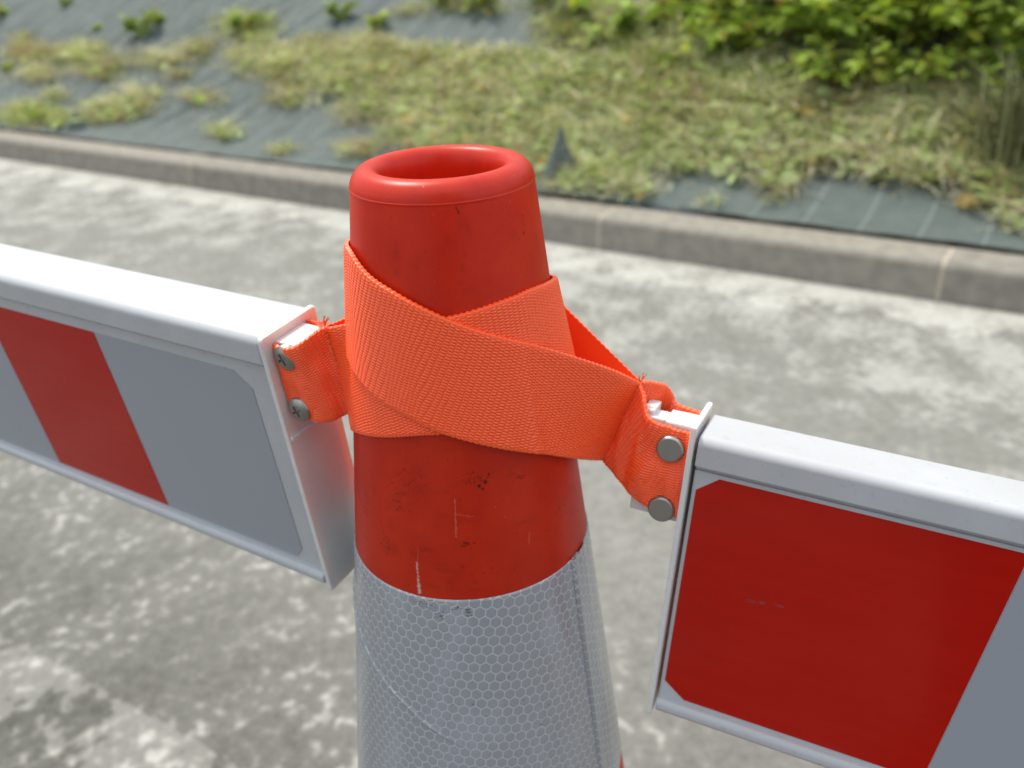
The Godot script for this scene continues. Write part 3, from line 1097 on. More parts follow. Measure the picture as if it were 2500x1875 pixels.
func along_y(table: Array, deg: float) -> float:
	# table of [degrees, y] with falling or rising degrees
	for i in table.size() - 1:
		var a: float = table[i][0]
		var b: float = table[i + 1][0]
		if (deg <= a and deg >= b) or (deg >= a and deg <= b):
			return lerpf(table[i][1], table[i + 1][1], (deg - a) / (b - a))
	return table[-1][1] if absf(deg - table[-1][0]) < absf(deg - table[0][0]) else table[0][1]

func band_right(inv: Transform3D, up: Vector3) -> ArrayMesh:
	# from the stitching, across the front, round the left and the back, and home again
	var top := [[46.0, -57.9], [31.1, -52.0], [14.6, -45.8], [-3.3, -38.9], [-15.1, -34.5], [-28.1, -30.3], [-45.7, -25.6], [-58.7, -21.6], [-66.0, -20.4], [-80.0, -21.0], [-100.0, -23.0], [-140.0, -25.0], [-180.0, -32.0], [-227.0, -47.0]]
	var bot := [[46.0, -106.0], [27.4, -98.1], [7.3, -90.4], [-4.8, -86.4], [-12.4, -83.8], [-22.9, -79.6], [-35.1, -76.6], [-47.3, -73.3], [-57.6, -70.7], [-70.0, -68.0], [-100.0, -71.0], [-140.0, -74.0], [-180.0, -81.0], [-227.0, -96.0]]
	var st := []
	var s0 := Vector3(78.7, -93.2, -0.8) / 1000.0
	var s1 := Vector3(63.2, -132.9, -1.4) / 1000.0
	var first := [on_cone(44, along_y(top, 44), 2.9), on_cone(44, along_y(bot, 44), 2.9)]
	st.append([s0, s1, 1.0])
	st.append([s0.lerp(first[0], 0.3) + Vector3(0.0006, 0.0016, 0.0010), s1.lerp(first[1], 0.3) + Vector3(0.0006, 0, 0.0010), 1.0])
	st.append([s0.lerp(first[0], 0.7) + Vector3(0.0006, 0.0012, 0.0010), s1.lerp(first[1], 0.7) + Vector3(0.0006, 0, 0.0010), 1.0])
	var deg := 44.0
	while deg > -226.0:
		var off := 2.7
		if deg < -40.0: off = lerpf(2.7, 1.3, clampf((-40.0 - deg) / 45.0, 0, 1))
		st.append([on_cone(deg, along_y(top, deg), off), on_cone(deg, along_y(bot, deg), off), 1.0 if deg > -100.0 else 0.0])
		deg -= 8.0 if deg > -90.0 else 14.0
	var last := [on_cone(-227, -47, 1.2), on_cone(-227, -96, 1.2)]
	st.append([last[0], last[1], 0.0])
	var e0 := Vector3(79.3, -93.6, -2.3) / 1000.0
	var e1 := Vector3(64.0, -133.0, -3.0) / 1000.0
	st.append([e0.lerp(last[0], 0.62), e1.lerp(last[1], 0.62), 1.0])
	st.append([e0.lerp(last[0], 0.3), e1.lerp(last[1], 0.3), 1.0])
	st.append([e0, e1, 1.0])
	for q in st:
		q[0] = inv * (q[0] + up)
		q[1] = inv * (q[1] + up)
	var axis := inv * Vector3(0, SEAM_Y - 0.07, 0)
	return ribbon(st, func(c, n): return n if n.dot(c - axis) > 0 else -n, 1.4, 1)

func band_left(inv: Transform3D, up: Vector3) -> ArrayMesh:
	var top := [[-80.0, -54.0], [-57.0, -49.0], [-38.0, -44.8], [-20.0, -42.2], [2.4, -40.3], [15.4, -38.8], [29.1, -37.5], [50.7, -36.8], [75.0, -39.5], [95.0, -43.0], [130.0, -50.0], [180.0, -58.0], [225.0, -60.0]]
	var bot := [[-80.0, -103.0], [-57.0, -96.9], [-38.2, -92.5], [-24.8, -89.6], [-13.3, -87.7], [2.4, -87.0], [15.4, -87.5], [29.1, -87.0], [50.7, -86.5], [75.0, -88.5], [95.0, -92.0], [130.0, -99.0], [180.0, -106.0], [225.0, -108.0]]
	var st := []
	var s0 := Vector3(-51.8, -57.3, 4.7) / 1000.0
	var s1 := Vector3(-47.8, -99.6, 4.8) / 1000.0
	st.append([s0, s1, 1.0])
	var deg := -72.0
	while deg < 230.0:
		var off := 0.9
		var low := 0.9
		if deg > 60.0 and deg < 120.0:
			low += 4.5 * sin((deg - 60.0) / 60.0 * PI)
			off += 1.0 * sin((deg - 60.0) / 60.0 * PI)
		st.append([on_cone(deg, along_y(top, deg), off), on_cone(deg, along_y(bot, deg), low), 1.0 if deg < 110.0 else 0.0])
		deg += 8.0 if deg < 110.0 else 14.0
	st.append([Vector3(-52.6, -57.3, 2.6) / 1000.0, Vector3(-48.6, -99.6, 2.8) / 1000.0, 1.0])
	for q in st:
		q[0] = inv * (q[0] + up)
		q[1] = inv * (q[1] + up)
	var axis := inv * Vector3(0, SEAM_Y - 0.07, 0)
	return ribbon(st, func(c, n): return n if n.dot(c - axis) > 0 else -n, 1.4, 2)

# ---------------------------------------------------------------- plants

var blobs := [
	# x, y, rx, ry, amount, green   (where the mats of cut grass and weeds lie, read off the photograph)
	[80, 135, 80, 25, 0.8, 0.1], [210, 135, 70, 35, 0.9, 0.5], [250, 175, 60, 30, 0.7, 0.4], [95, 185, 70, 22, 0.7, 0.1], [55, 100, 30, 22, 0.5, 0.1], [400, 145, 90, 28, 0.8, 0.15], [480, 120, 60, 25, 0.6, 0.3], [440, 187, 40, 14, 0.6, 0.1], [340, 245, 60, 38, 0.9, 0.1], [260, 275, 70, 32, 0.9, 0.6], [140, 237, 35, 16, 0.7, 0.4], [60, 280, 70, 32, 0.9, 0.7], [155, 297, 50, 18, 0.9, 0.8], [505, 245, 55, 26, 0.7, 0.5], [460, 232, 26, 12, 0.6, 0.2], [550, 326, 42, 17, 1.0, 0.6], [710, 245, 65, 26, 0.7, 0.2], [845, 285, 30, 30, 0.6, 0.3], [690, 372, 40, 12, 0.7, 0.7], [870, 370, 60, 20, 0.8, 0.3],
	[600, 70, 80, 40, 0.9, 0.6], [590, 150, 60, 45, 0.6, 0.3], [670, 150, 70, 50, 0.8, 0.3], [780, 140, 80, 50, 0.9, 0.25], [830, 190, 80, 45, 0.9, 0.4], [730, 190, 70, 40, 0.7, 0.2], [900, 120, 70, 40, 0.9, 0.3], [960, 170, 120, 60, 1.2, 0.35], [960, 260, 110, 60, 1.0, 0.35], [1080, 210, 120, 80, 1.3, 0.4], [1060, 330, 110, 60, 1.1, 0.4], [1200, 160, 110, 40, 0.9, 0.35], [1230, 260, 140, 80, 1.4, 0.45], [1220, 380, 120, 60, 1.2, 0.45], [1370, 220, 130, 80, 1.4, 0.5], [1400, 340, 140, 80, 1.4, 0.5], [1450, 440, 110, 40, 1.1, 0.45], [1520, 200, 140, 120, 1.4, 0.6], [1560, 340, 140, 80, 1.4, 0.5], [1700, 260, 160, 120, 1.4, 0.6], [1700, 380, 120, 50, 1.2, 0.4], [1860, 300, 140, 90, 1.4, 0.5], [1880, 400, 110, 40, 1.0, 0.4], [1900, 455, 55, 42, 1.0, 0.4], [2020, 300, 150, 90, 1.4, 0.45], [2060, 400, 120, 30, 0.9, 0.3], [2200, 310, 150, 100, 1.4, 0.4], [2230, 430, 110, 35, 0.9, 0.3], [2380, 370, 140, 90, 1.3, 0.4], [2430, 480, 90, 40, 1.2, 0.5], [2480, 540, 60, 35, 1.0, 0.4], [1650, 120, 140, 100, 1.3, 0.75], [1480, 60, 120, 80, 1.0, 0.65], [1750, 60, 140, 100, 1.2, 0.8], [2000, 200, 200, 80, 1.3, 0.6], [2300, 220, 200, 60, 1.2, 0.4], [2450, 250, 90, 90, 1.2, 0.4], [1350, 60, 60, 60, 0.6, 0.6], [1160, 20, 90, 25, 0.8, 0.7], [1000, 30, 60, 25, 0.5, 0.6], [1730, 500, 40, 12, 0.5, 0.5], [2020, 570, 60, 10, 0.5, 0.4], [1560, 470, 60, 16, 0.7, 0.2],
]

func cover(px: Vector2) -> Vector2:
	# (how thickly it lies, how green it is)
	if px.x < -120 or px.x > 2620 or px.y < -60: return Vector2(0.75, 0.5)
	var sum := 0.0
	var green := 0.0
	for b in blobs:
		var dx: float = (px.x - b[0]) / b[2]
		if dx > 1.7 or dx < -1.7: continue
		var dy: float = (px.y - b[1]) / b[3]
		var d := dx * dx + dy * dy
		if d < 2.9:
			var w: float = b[4] * exp(-d * 1.5)
			sum += w
			green += w * b[5]
	return Vector2(sum, green / maxf(sum, 0.001))

func blade_mesh(wide: float, bend: float) -> ArrayMesh:
	# one metre long, lying along x, arched
	var st := SurfaceTool.new()
	st.begin(Mesh.PRIMITIVE_TRIANGLES)
	var n := 4
	for i in n:
		var pts := []
		for k in [i, i + 1]:
			var f: float = k / float(n)
			var w := wide * (1.0 - 0.8 * f * f) * (0.55 + 0.45 * minf(f * 5.0, 1.0))
			var y := bend * (f - f * f) * 2.0
			pts.append(Vector3(f, y, -w / 2))
			pts.append(Vector3(f, y - wide * 0.12, 0))
			pts.append(Vector3(f, y, w / 2))
		for q in [[0, 1, 3], [1, 4, 3], [1, 2, 4], [2, 5, 4]]:
			for v in q: st.add_vertex(pts[v])
	st.generate_normals()
	return st.commit()

func leaf_into(st: SurfaceTool, at: Vector3, b: Basis, length: float, wide: float, c: Color) -> void:
	# pointed oval leaf along +x of b, folded a little along its midrib and drooping at the tip
	var rim := [Vector2(0, 0.0), Vector2(0.2, 0.36), Vector2(0.45, 0.5), Vector2(0.75, 0.34), Vector2(1.0, 0.0)]
	for side in [-1.0, 1.0]:
		for i in 4:
			var p: Vector2 = rim[i]
			var q: Vector2 = rim[i + 1]
			var mid_p := Vector3(p.x * length, -0.10 * p.x * p.x * length, 0)
			var mid_q := Vector3(q.x * length, -0.10 * q.x * q.x * length, 0)
			var edge_p := mid_p + Vector3(0, p.y * wide * 0.25, p.y * wide * side)
			var edge_q := mid_q + Vector3(0, q.y * wide * 0.25, q.y * wide * side)
			var tris := [[mid_p, edge_p, mid_q], [edge_p, edge_q, mid_q]]
			for t in tris:
				if side > 0: t = [t[0], t[2], t[1]]
				var n: Vector3 = b * ((t[2] - t[0]).cross(t[1] - t[0])).normalized()
				if n.length() < 0.5: continue
				for v in t:
					st.set_color(c)
					st.set_normal(n)
					st.add_vertex(at + b * v)

func leafy_mesh(r: float, h: float, count: int, leaf: float, seed_: int, tint: Color) -> Array:
	# [foliage, stems] of a low leafy mound
	var g := RandomNumberGenerator.new()
	g.seed = seed_
	var st := SurfaceTool.new()
	st.begin(Mesh.PRIMITIVE_TRIANGLES)
	var stems := SurfaceTool.new()
	stems.begin(Mesh.PRIMITIVE_TRIANGLES)
	var twigs := maxi(5, count / 14)
	for k in twigs:
		var a := g.randf() * TAU
		var reach := r * sqrt(g.randf()) * 1.05
		var tip := Vector3(cos(a) * reach, h * (0.35 + 0.75 * g.randf()) * (1.0 - 0.45 * pow(reach / r, 2.0)), sin(a) * reach)
		var root := Vector3(cos(a) * 0.001, -0.012, sin(a) * 0.001)
		var bow := root.lerp(tip, 0.55) + Vector3(0, h * 0.18, 0)
		add_tube(stems, [root * 1000.0, bow * 1000.0, tip * 1000.0], 1.6)
		for l in count / twigs:
			var f := 0.25 + 0.8 * g.randf()
			var p := root.lerp(bow, f * 2.0) if f < 0.5 else bow.lerp(tip, minf(f * 2.0 - 1.0, 1.05))
			var yaw := g.randf() * TAU
			var pitch := g.randf_range(-0.5, 0.7)
			var b := Basis(Vector3.UP, yaw) * Basis(Vector3.BACK, pitch) * Basis(Vector3.RIGHT, g.randf_range(-0.6, 0.6))
			var size := leaf * g.randf_range(0.6, 1.25)
			var tone := g.randf_range(0.65, 1.35)
			var c := Color(tint.r * tone, tint.g * tone, tint.b * tone)
			if g.randf() < 0.12: c = Color(0.38 * tone, 0.40 * tone, 0.06)
			if g.randf() < 0.03: c = Color(0.32, 0.18, 0.05)
			leaf_into(st, p, b, size, size * g.randf_range(0.5, 0.8), c)
	stems.generate_normals()
	return [st.commit(), stems.commit()]

func make_plants() -> void:
	# --- mats of cut and growing grass
	var straw_at: Array[Transform3D] = []
	var straw_tint := PackedColorArray()
	var grass_at: Array[Transform3D] = []
	var grass_tint := PackedColorArray()
	var patch := noise(91, 4.0, 4)
	for k in 420000:
		var s := rng.randf_range(-6.6, 5.4)
		var t := KERB_W + 0.015 + 1.6 * rng.randf()
		var p := bank_point(s, t, 0.012)
		var c := cover(pixel_of(p))
		var n := patch.get_noise_2d(s, t)
		var dry := patch.get_noise_2d(s * 0.45 + 70.0, t * 0.6)
		var dense := c.x * (1.0 + 0.7 * n) - 0.08
		if rng.randf() > dense * 1.25: continue
		var tuft := patch.get_noise_2d(s * 5.0 + 30.0, t * 5.0)
		var heap := minf(maxf(dense, 0.0), 1.3) * clampf(0.03 + 0.09 * tuft, 0.004, 0.08)
		var clump := 1.0 + 1.1 * patch.get_noise_2d(s * 7.0, t * 7.0 + 90.0)
		if rng.randf() < c.y * 0.75 + 0.5 * n:
			var lean := rng.randf_range(0.1, 1.1)
			var size := rng.randf_range(0.025, 0.075)
			var b := Basis(Vector3.UP, rng.randf() * TAU) * Basis(Vector3.BACK, lean)
			grass_at.append(Transform3D(b.scaled_local(Vector3(size, size, rng.randf_range(0.035, 0.075))), p + Vector3.UP * heap * rng.randf() * 0.6))
			var v := rng.randf_range(0.75, 1.3) * clump
			grass_tint.append(Color(0.36 * v, 0.43 * v * rng.randf_range(0.9, 1.1), 0.16 * v))
		else:
			var size := rng.randf_range(0.035, 0.11)
			var b := Basis(Vector3.UP, rng.randf() * TAU) * Basis(Vector3.BACK, rng.randf_range(-0.25, 0.45))
			straw_at.append(Transform3D(b.scaled_local(Vector3(size, size, rng.randf_range(0.03, 0.065))), p + Vector3.UP * heap * rng.randf()))
			var v := minf(rng.randf_range(0.75, 1.3) * clump, 1.45)
			if rng.randf() < 0.22 + 1.2 * dry + 0.3 * n: straw_tint.append(Color(0.36 * v, 0.26 * v, 0.15 * v))
			elif rng.randf() < 0.35: straw_tint.append(Color(0.54 * v, 0.56 * v, 0.34 * v))
			else: straw_tint.append(Color(0.66 * v, 0.61 * v, 0.47 * v))
	var m := mat(Color.WHITE, 0.7, 0.35)
	m.vertex_color_use_as_albedo = true
	m.backlight_enabled = true
	m.backlight = lin(0.7, 0.72, 0.4)
	for q in [["cut_grass", "dry straw-coloured cut grass lying in mats on the weed sheet", straw_at, straw_tint, 0.07, 0.25], ["green_grass", "short green grass growing through the mats on the bank", grass_at, grass_tint, 0.07, 0.3]]:
		var mm := MultiMesh.new()
		mm.transform_format = MultiMesh.TRANSFORM_3D
		mm.use_colors = true
		mm.mesh = blade_mesh(q[4], q[5])
		mm.instance_count = q[2].size()
		for i in q[2].size():
			mm.set_instance_transform(i, q[2][i])
			mm.set_instance_color(i, q[3][i])
		stuff(q[0], q[1], "grass", mm, m)
	print("straw ", straw_at.size(), " grass ", grass_at.size())

	# --- pale cut leaves strewn over the mats
	var st := SurfaceTool.new()
	st.begin(Mesh.PRIMITIVE_TRIANGLES)
	leaf_into(st, Vector3.ZERO, Basis(), 1.0, 0.75, Color.WHITE)
	var leaf_at: Array[Transform3D] = []
	var leaf_tint := PackedColorArray()
	for k in 60000:
		var s := rng.randf_range(-1.4, 5.4)
		var t := KERB_W + 0.03 + 1.6 * rng.randf()
		var p := bank_point(s, t, 0.03)
		var px := pixel_of(p)
		var c := cover(px)
		if rng.randf() > (c.x - 0.45) * 0.36: continue
		var size := rng.randf_range(0.025, 0.07)
		var b := Basis(Vector3.UP, rng.randf() * TAU) * Basis(Vector3.BACK, rng.randf_range(-0.5, 0.6)) * Basis(Vector3.RIGHT, rng.randf_range(-0.7, 0.7))
		leaf_at.append(Transform3D(b.scaled(Vector3.ONE * size), p))
		var v := rng.randf_range(0.7, 1.3)
		leaf_tint.append(Color(0.48 * v, 0.58 * v, 0.28 * v) if rng.randf() < 0.9 else Color(0.5 * v, 0.36 * v, 0.12 * v))
	var lm := MultiMesh.new()
	lm.transform_format = MultiMesh.TRANSFORM_3D
	lm.use_colors = true
	lm.mesh = st.commit()
	lm.instance_count = leaf_at.size()
	for i in leaf_at.size():
		lm.set_instance_transform(i, leaf_at[i])
		lm.set_instance_color(i, leaf_tint[i])
	stuff("leaf_litter", "pale green cut leaves strewn over the grass mats on the bank", "leaves", lm, m)

	# --- single weeds growing through the sheet
	var stem := mat(lin(0.13, 0.12, 0.05), 0.8)
	var weeds := []
	for k in 3: weeds.append(leafy_mesh(0.10, 0.125, 80, 0.046, 300 + k, Color(0.28, 0.40, 0.065)))
	var weed_spots := [
		[345, 95, 1.15, "bright green leafy weed growing alone on the bare wrinkled weed sheet"],
		[238, 80, 0.55, "very small green weed on the bare weed sheet beside the lone leafy weed"],
		[385, 60, 0.8, "green weed touching the lone leafy weed on the wrinkled weed sheet"],
		[832, 55, 0.9, "upright green weed on the weed sheet above the straw mats"],
		[918, 75, 0.9, "green weed at the edge of the straw mats, beside the upright weed"],
		[5, 45, 0.9, "green weed on the weed sheet at the far end of the bank"],
		[165, 20, 0.6, "brownish weed high up on the wrinkled weed sheet"],
		[1080, 20, 1.1, "green weed above the strip of bare weed sheet"],
		[1180, 25, 1.1, "wide green weed above the strip of bare weed sheet, nearer the shrubs"],
		[600, 85, 1.0, "green weed rising out of the straw mats left of the upright weed"],
		[18, 180, 0.7, "low green weed at the end of the straw mat above the kerb"],
		[105, 300, 0.8, "low green weed right behind the kerb beside the crumpled sheet fold"],
		[1560, 105, 1.4, "spreading green weed between the grass mats and the shrubs"],
		[1700, 70, 1.4, "spreading green weed against the foot of the shrubs"],
		[1400, 50, 1.2, "green weed in the grass beside the strip of bare weed sheet"],
		[1480, 135, 1.0, "low green weed in the middle of the grass above the sheet fold"],
		[1630, 180, 1.0, "low green weed in the grass below the spreading weeds"],
		[1640, 20, 1.3, "green weed high on the bank above the spreading weeds"],
		[1770, 160, 1.0, "green weed in the grass below the end of the shrub row"],
		[1900, 205, 0.9, "green weed in the grass just below the low end shrub"],
		[1320, 20, 1.0, "green weed at the edge of the bare weed sheet, next to the wide weed"]]
	for i in weed_spots.size():
		var w: Array = weed_spots[i]
		var q := on_bank(w[0], w[1])
		var root := thing("weed_plant", w[3], "weed", bank_point(q.x, q.y, 0.0), "weeds on the bank")
		root.rotation.y = i * 2.1
		root.scale = Vector3.ONE * w[2]
		part("foliage", weeds[i % 3][0], m, root)
		part("twigs", weeds[i % 3][1], stem, root)
	# --- shrubs at the top right
	var shrubs := []
	for k in 3: shrubs.append(leafy_mesh(0.30, 0.34, 460, 0.058, 400 + k, Color(0.30, 0.41, 0.06)))
	var shrub_spots := [
		[1960, 110, 0.9, "leafy green shrub on the bank, first of the row beside the grass mats"],
		[2120, 130, 1.0, "leafy green shrub on the bank, second of the row from the grass mats"],
		[2285, 150, 1.0, "leafy green shrub on the bank with bare twigs showing below it"],
		[2440, 130, 1.0, "leafy green shrub on the bank behind the dark grass tussock"],
		[2040, 20, 1.1, "leafy green shrub higher on the bank, behind the first of the row"],
		[2230, 20, 1.1, "leafy green shrub higher on the bank, behind the second of the row"],
		[2420, 10, 1.1, "leafy green shrub higher on the bank, behind the tussock"],
		[1860, 20, 0.9, "leafy green shrub higher on the bank, at the edge of the weeds"],
		[2060, 215, 0.6, "low leafy shrub spilling down over the grass below the row, beside the grass mats"],
		[2230, 235, 0.6, "low leafy shrub spilling down over the grass below the middle of the row"],
		[2400, 225, 0.7, "low leafy shrub just above the dark grass tussock"],
		[1800, 120, 0.65, "low leafy shrub at the end of the row, among the spreading weeds"]]
	for i in shrub_spots.size():
		var w: Array = shrub_spots[i]
		var q := on_bank(w[0], w[1])
		var root := thing("leafy_shrub", w[3], "shrub", bank_point(q.x, q.y, -0.02), "shrubs on the bank")
		root.rotation.y = i * 1.7
		root.scale = Vector3.ONE * w[2]
		part("foliage", shrubs[i % 3][0], m, root)
		part("twigs", shrubs[i % 3][1], stem, root)
	# --- tussock at the right
	var q := on_bank(2490, 395)
	var tus := thing("grass_tussock", "tall dark grass tussock below the shrubs on the bank", "grass", bank_point(q.x, q.y, -0.01))
	var blades := SurfaceTool.new()
	blades.begin(Mesh.PRIMITIVE_TRIANGLES)
	var g := RandomNumberGenerator.new()
	g.seed = 77
	var one := blade_mesh(0.03, 0.25)
	for k in 320:
		var size := g.randf_range(0.14, 0.34)
		var b := Basis(Vector3.UP, g.randf() * TAU) * Basis(Vector3.BACK, g.randf_range(0.5, 1.45))
		blades.append_from(one, 0, Transform3D(b.scaled(Vector3.ONE * size), Vector3(g.randfn(0, 0.05), 0, g.randfn(0, 0.04))))
	var tm := mat(lin(0.15, 0.16, 0.06), 0.7)
	part("blades", blades.commit(), tm, tus)

# ---------------------------------------------------------------- the person who takes the picture (mirrored in the cone and the red panel)

# bones: [a, b, radius at a, radius at b]; one continuous skin round them, as surface nets
func flesh(bones: Array, cell: float, blend: float) -> ArrayMesh:
	var lo := Vector3.ONE * 1e9
	var hi := Vector3.ONE * -1e9
	for q in bones:
		var r := maxf(q[2], q[3]) + blend + cell * 2.0
		for p in [q[0], q[1]]:
			lo = lo.min(p - Vector3.ONE * r)
			hi = hi.max(p + Vector3.ONE * r)
	var size := Vector3i(((hi - lo) / cell).ceil()) + Vector3i.ONE
	var nx := size.x
	var nxy := size.x * size.y
	var field := PackedFloat32Array()
	field.resize(nxy * size.z)
	field.fill(1.0)
	for q in bones:
		var a: Vector3 = q[0]
		var b: Vector3 = q[1]
		var ra: float = q[2]
		var rb: float = q[3]
		var reach := maxf(ra, rb) + blend + cell * 1.5
		var g0 := Vector3i(((a.min(b) - Vector3.ONE * reach - lo) / cell).floor()).max(Vector3i.ZERO)
		var g1 := Vector3i(((a.max(b) + Vector3.ONE * reach - lo) / cell).ceil()).min(size - Vector3i.ONE)
		var ab := b - a
		var inv := 1.0 / maxf(ab.length_squared(), 1e-9)
		for z in range(g0.z, g1.z + 1):
			for y in range(g0.y, g1.y + 1):
				var row := z * nxy + y * nx
				for x in range(g0.x, g1.x + 1):
					var p := lo + Vector3(x, y, z) * cell - a
					var t := clampf(p.dot(ab) * inv, 0.0, 1.0)
					var d := (p - ab * t).length() - lerpf(ra, rb, t)
					var f := field[row + x]
					var h := clampf(0.5 + 0.5 * (f - d) / blend, 0.0, 1.0)
					field[row + x] = lerpf(f, d, h) - blend * h * (1.0 - h)
	var at := {}
	var pts := PackedVector3Array()
	var corner := [0, 1, nx, nx + 1, nxy, nxy + 1, nxy + nx, nxy + nx + 1]
	var edges := [[0, 1], [2, 3], [4, 5], [6, 7], [0, 2], [1, 3], [4, 6], [5, 7], [0, 4], [1, 5], [2, 6], [3, 7]]
	for z in size.z - 1:
		for y in size.y - 1:
			for x in size.x - 1:
				var i := z * nxy + y * nx + x
				var inside := 0
				for c in corner:
					if field[i + c] < 0.0: inside += 1
				if inside == 0 or inside == 8: continue
				var sum := Vector3.ZERO
				var n := 0
				for e in edges:
					var f0 := field[i + corner[e[0]]]
					var f1 := field[i + corner[e[1]]]
					if (f0 < 0.0) != (f1 < 0.0):
						var t := f0 / (f0 - f1)
						var p0 := Vector3(e[0] & 1, (e[0] >> 1) & 1, e[0] >> 2)
						var p1 := Vector3(e[1] & 1, (e[1] >> 1) & 1, e[1] >> 2)
						sum += p0.lerp(p1, t)
						n += 1
				at[i] = pts.size()
				pts.append(lo + (Vector3(x, y, z) + sum / n) * cell)
	var idx := PackedInt32Array()
	for i in at:
		for ax in [[1, nx, nxy], [nx, nxy, 1], [nxy, 1, nx]]:
			if not (at.has(i - ax[1]) and at.has(i - ax[2]) and at.has(i - ax[1] - ax[2])): continue
			var f0 := field[i]
			var f1 := field[i + ax[0]]
			if (f0 < 0.0) == (f1 < 0.0): continue
			var q := [at[i], at[i - ax[1]], at[i - ax[1] - ax[2]], at[i - ax[2]]]
			if f0 < 0.0: q.reverse()
			for k in [0, 1, 2, 0, 2, 3]: idx.append(q[k])
	var nrm := PackedVector3Array()
	nrm.resize(pts.size())
	for k in range(0, idx.size(), 3):
		var n := (pts[idx[k + 2]] - pts[idx[k]]).cross(pts[idx[k + 1]] - pts[idx[k]])
		for l in 3: nrm[idx[k + l]] += n
	for k in nrm.size(): nrm[k] = nrm[k].normalized()
	var arr := []
	arr.resize(Mesh.ARRAY_MAX)
	arr[Mesh.ARRAY_VERTEX] = pts
	arr[Mesh.ARRAY_NORMAL] = nrm
	arr[Mesh.ARRAY_INDEX] = idx
	var mesh := ArrayMesh.new()
	mesh.add_surface_from_arrays(Mesh.PRIMITIVE_TRIANGLES, arr)
	return mesh

func grown(bones: Array, by: float) -> Array:
	var out := []
	for q in bones: out.append([q[0], q[1], q[2] + by, q[3] + by])
	return out

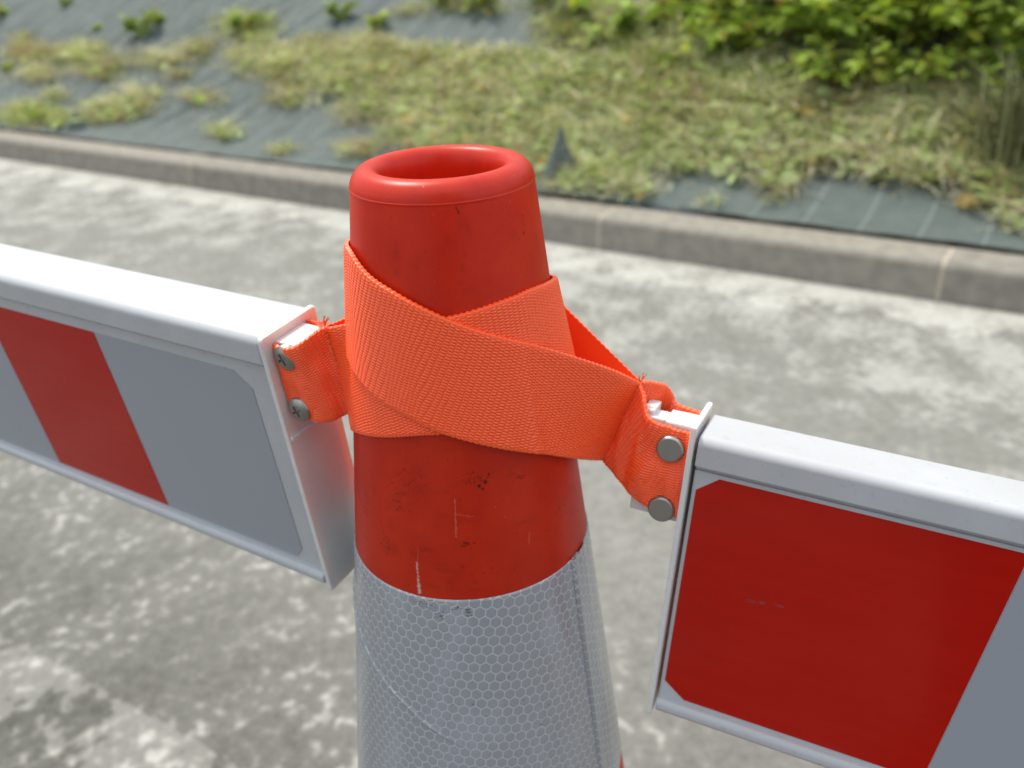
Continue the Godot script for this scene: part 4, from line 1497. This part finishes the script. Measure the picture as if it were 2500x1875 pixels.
func make_person() -> void:
	var phone_at := Transform3D(cam_basis, CAM_AT + cam_basis * Vector3(0.052, -0.016, 0.014))
	var phone := thing("phone", "dark phone held in both hands by the person facing the cone", "phone")
	phone.transform = phone_at
	var o := PackedVector2Array()
	for c in 4:
		for k in 6:
			var a := PI / 2 * c + PI / 2 * k / 5.0
			o.append(Vector2((0.0635 if c in [0, 3] else -0.0635) + 0.01 * cos(a), (0.026 if c in [0, 1] else -0.026) + 0.01 * sin(a)))
	part("case", slab(o, -0.004, 0.004, 0.0012), mat(lin(0.03, 0.03, 0.035), 0.3), phone)
	var glass := o.duplicate()
	for i in glass.size(): glass[i] *= Vector2(0.97, 0.94)
	part("screen", slab(glass, 0.0041, 0.0047, 0.0002), mat(lin(0.02, 0.02, 0.022), 0.08), phone)

	var person := thing("person", "person in a dark jacket and blue trousers leaning forward, holding a phone towards the cone", "person")
	var hip := Vector3(0.03, 0.93, 1.02)
	var chest := Vector3(0.03, 1.24, 0.88)
	var neck := Vector3(0.03, 1.42, 0.79)
	var head := Vector3(0.03, 1.545, 0.715)
	var torso := [
		[hip + Vector3(-0.08, 0.0, 0), hip + Vector3(0.08, 0.0, 0), 0.115, 0.115],
		[hip + Vector3(0, 0.05, -0.02), chest, 0.13, 0.13],
		[chest + Vector3(-0.075, 0.0, 0), chest + Vector3(0.075, 0.0, 0), 0.115, 0.115],
		[chest + Vector3(-0.13, 0.12, -0.05), chest + Vector3(0.13, 0.12, -0.05), 0.07, 0.07]]
	var arms := []
	var wrists := []
	for s in [-1.0, 1.0]:
		var shoulder: Vector3 = chest + Vector3(0.175 * s, 0.115, -0.05)
		var wrist: Vector3 = phone_at * Vector3(0.118 * s, -0.062, 0.062)
		var elbow: Vector3 = shoulder.lerp(wrist, 0.5) + Vector3(0.085 * s, -0.11, 0.06)
		arms.append_array([[shoulder, elbow, 0.055, 0.042], [elbow, wrist, 0.041, 0.027]])
		wrists.append(wrist)
	var legs := []
	for s in [-1.0, 1.0]:
		var top: Vector3 = hip + Vector3(0.085 * s, -0.03, 0)
		var knee := Vector3(0.03 + 0.11 * s, 0.50, 0.97)
		var ankle := Vector3(0.03 + 0.12 * s, 0.09, 1.03)
		legs.append_array([[top, knee, 0.09, 0.06], [knee, ankle, 0.056, 0.038]])
	var skull := [
		[neck + Vector3(0, -0.07, 0.02), head + Vector3(0, -0.05, 0.02), 0.055, 0.052],
		[head + Vector3(0, 0.045, 0.025), head + Vector3(0, 0.03, -0.015), 0.082, 0.075],
		[head + Vector3(0, 0.0, -0.02), head + Vector3(0, -0.075, -0.05), 0.066, 0.040],
		[head + Vector3(0, 0.005, -0.088), head + Vector3(0, -0.022, -0.110), 0.009, 0.013],
		[head + Vector3(-0.02, -0.048, -0.088), head + Vector3(0.02, -0.048, -0.088), 0.008, 0.008],
		[head + Vector3(-0.078, 0.01, 0.012), head + Vector3(-0.080, -0.03, 0.006), 0.014, 0.010],
		[head + Vector3(0.078, 0.01, 0.012), head + Vector3(0.080, -0.03, 0.006), 0.014, 0.010]]
	var body := []
	body.append_array(torso)
	body.append_array(arms)
	body.append_array(legs)
	body.append_array(skull)
	var skin := mat(lin(0.38, 0.23, 0.16), 0.5)
	part("body", flesh(body, 0.014, 0.022), skin, person)
	for h in 2:
		var s := -1.0 if h == 0 else 1.0
		var hand := [[wrists[h], phone_at * Vector3(0.100 * s, -0.030, 0.036), 0.026, 0.022], [phone_at * Vector3(0.104 * s, -0.032, 0.030), phone_at * Vector3(0.093 * s, 0.018, 0.014), 0.017, 0.012]]
		var lens := [0.052, 0.060, 0.056, 0.044]
		for k in 4:
			var y := 0.024 - 0.0185 * k
			var l: float = lens[k]
			var p0 := Vector3(0.094 * s, y, 0.012)
			var p1 := Vector3(0.087 * s, y + 0.002, -0.010)
			var p2 := Vector3((0.087 - l * 0.45) * s, y + 0.003, -0.0150)
			var p3 := Vector3((0.087 - l * 0.80) * s, y + 0.002, -0.0125)
			if s < 0.0 and k < 2:
				p2 = Vector3(-0.080, y + 0.006, -0.018)
				p3 = Vector3(-0.0745, y + 0.006, -0.012)
			hand.append_array([[phone_at * p0, phone_at * p1, 0.0098, 0.0090], [phone_at * p1, phone_at * p2, 0.0088, 0.0080], [phone_at * p2, phone_at * p3, 0.0080, 0.0070]])
		hand.append_array([[phone_at * Vector3(0.100 * s, -0.028, 0.030), phone_at * Vector3(0.080 * s, -0.026, 0.026), 0.013, 0.011], [phone_at * Vector3(0.080 * s, -0.026, 0.026), phone_at * Vector3(0.056 * s, -0.018, 0.0135), 0.0105, 0.0085]])
		part("hand", flesh(hand, 0.004, 0.005), skin, person)
	part("jacket", flesh(grown(torso.slice(1), 0.014) + grown(arms, 0.012), 0.014, 0.03), mat(lin(0.025, 0.027, 0.033), 0.85), person)
	part("trousers", flesh(grown([torso[0]], 0.012) + grown(legs, 0.014), 0.014, 0.02), mat(lin(0.05, 0.07, 0.12), 0.9), person)
	part("hair", flesh([[head + Vector3(0, 0.062, 0.035), head + Vector3(0, 0.058, -0.012), 0.082, 0.076], [head + Vector3(0, 0.02, 0.05), head + Vector3(0, -0.03, 0.045), 0.075, 0.062]], 0.01, 0.02), mat(lin(0.012, 0.010, 0.009), 0.55), person)
	for s in [-1.0, 1.0]:
		var ball := SphereMesh.new()
		ball.radius = 0.012
		ball.height = 0.024
		var eye := part("eye", ball, mat(lin(0.06, 0.04, 0.03), 0.2), person)
		eye.position = head + Vector3(0.031 * s, 0.006, -0.078)
		var toe := Vector3(0.03 + 0.14 * s, 0.04, 0.86)
		part("shoe", flesh([[Vector3(0.03 + 0.12 * s, 0.045, 1.05), toe, 0.045, 0.040], [Vector3(0.03 + 0.12 * s, 0.09, 1.03), Vector3(0.03 + 0.12 * s, 0.05, 1.03), 0.048, 0.048]], 0.012, 0.02), mat(lin(0.04, 0.04, 0.04), 0.7), person)
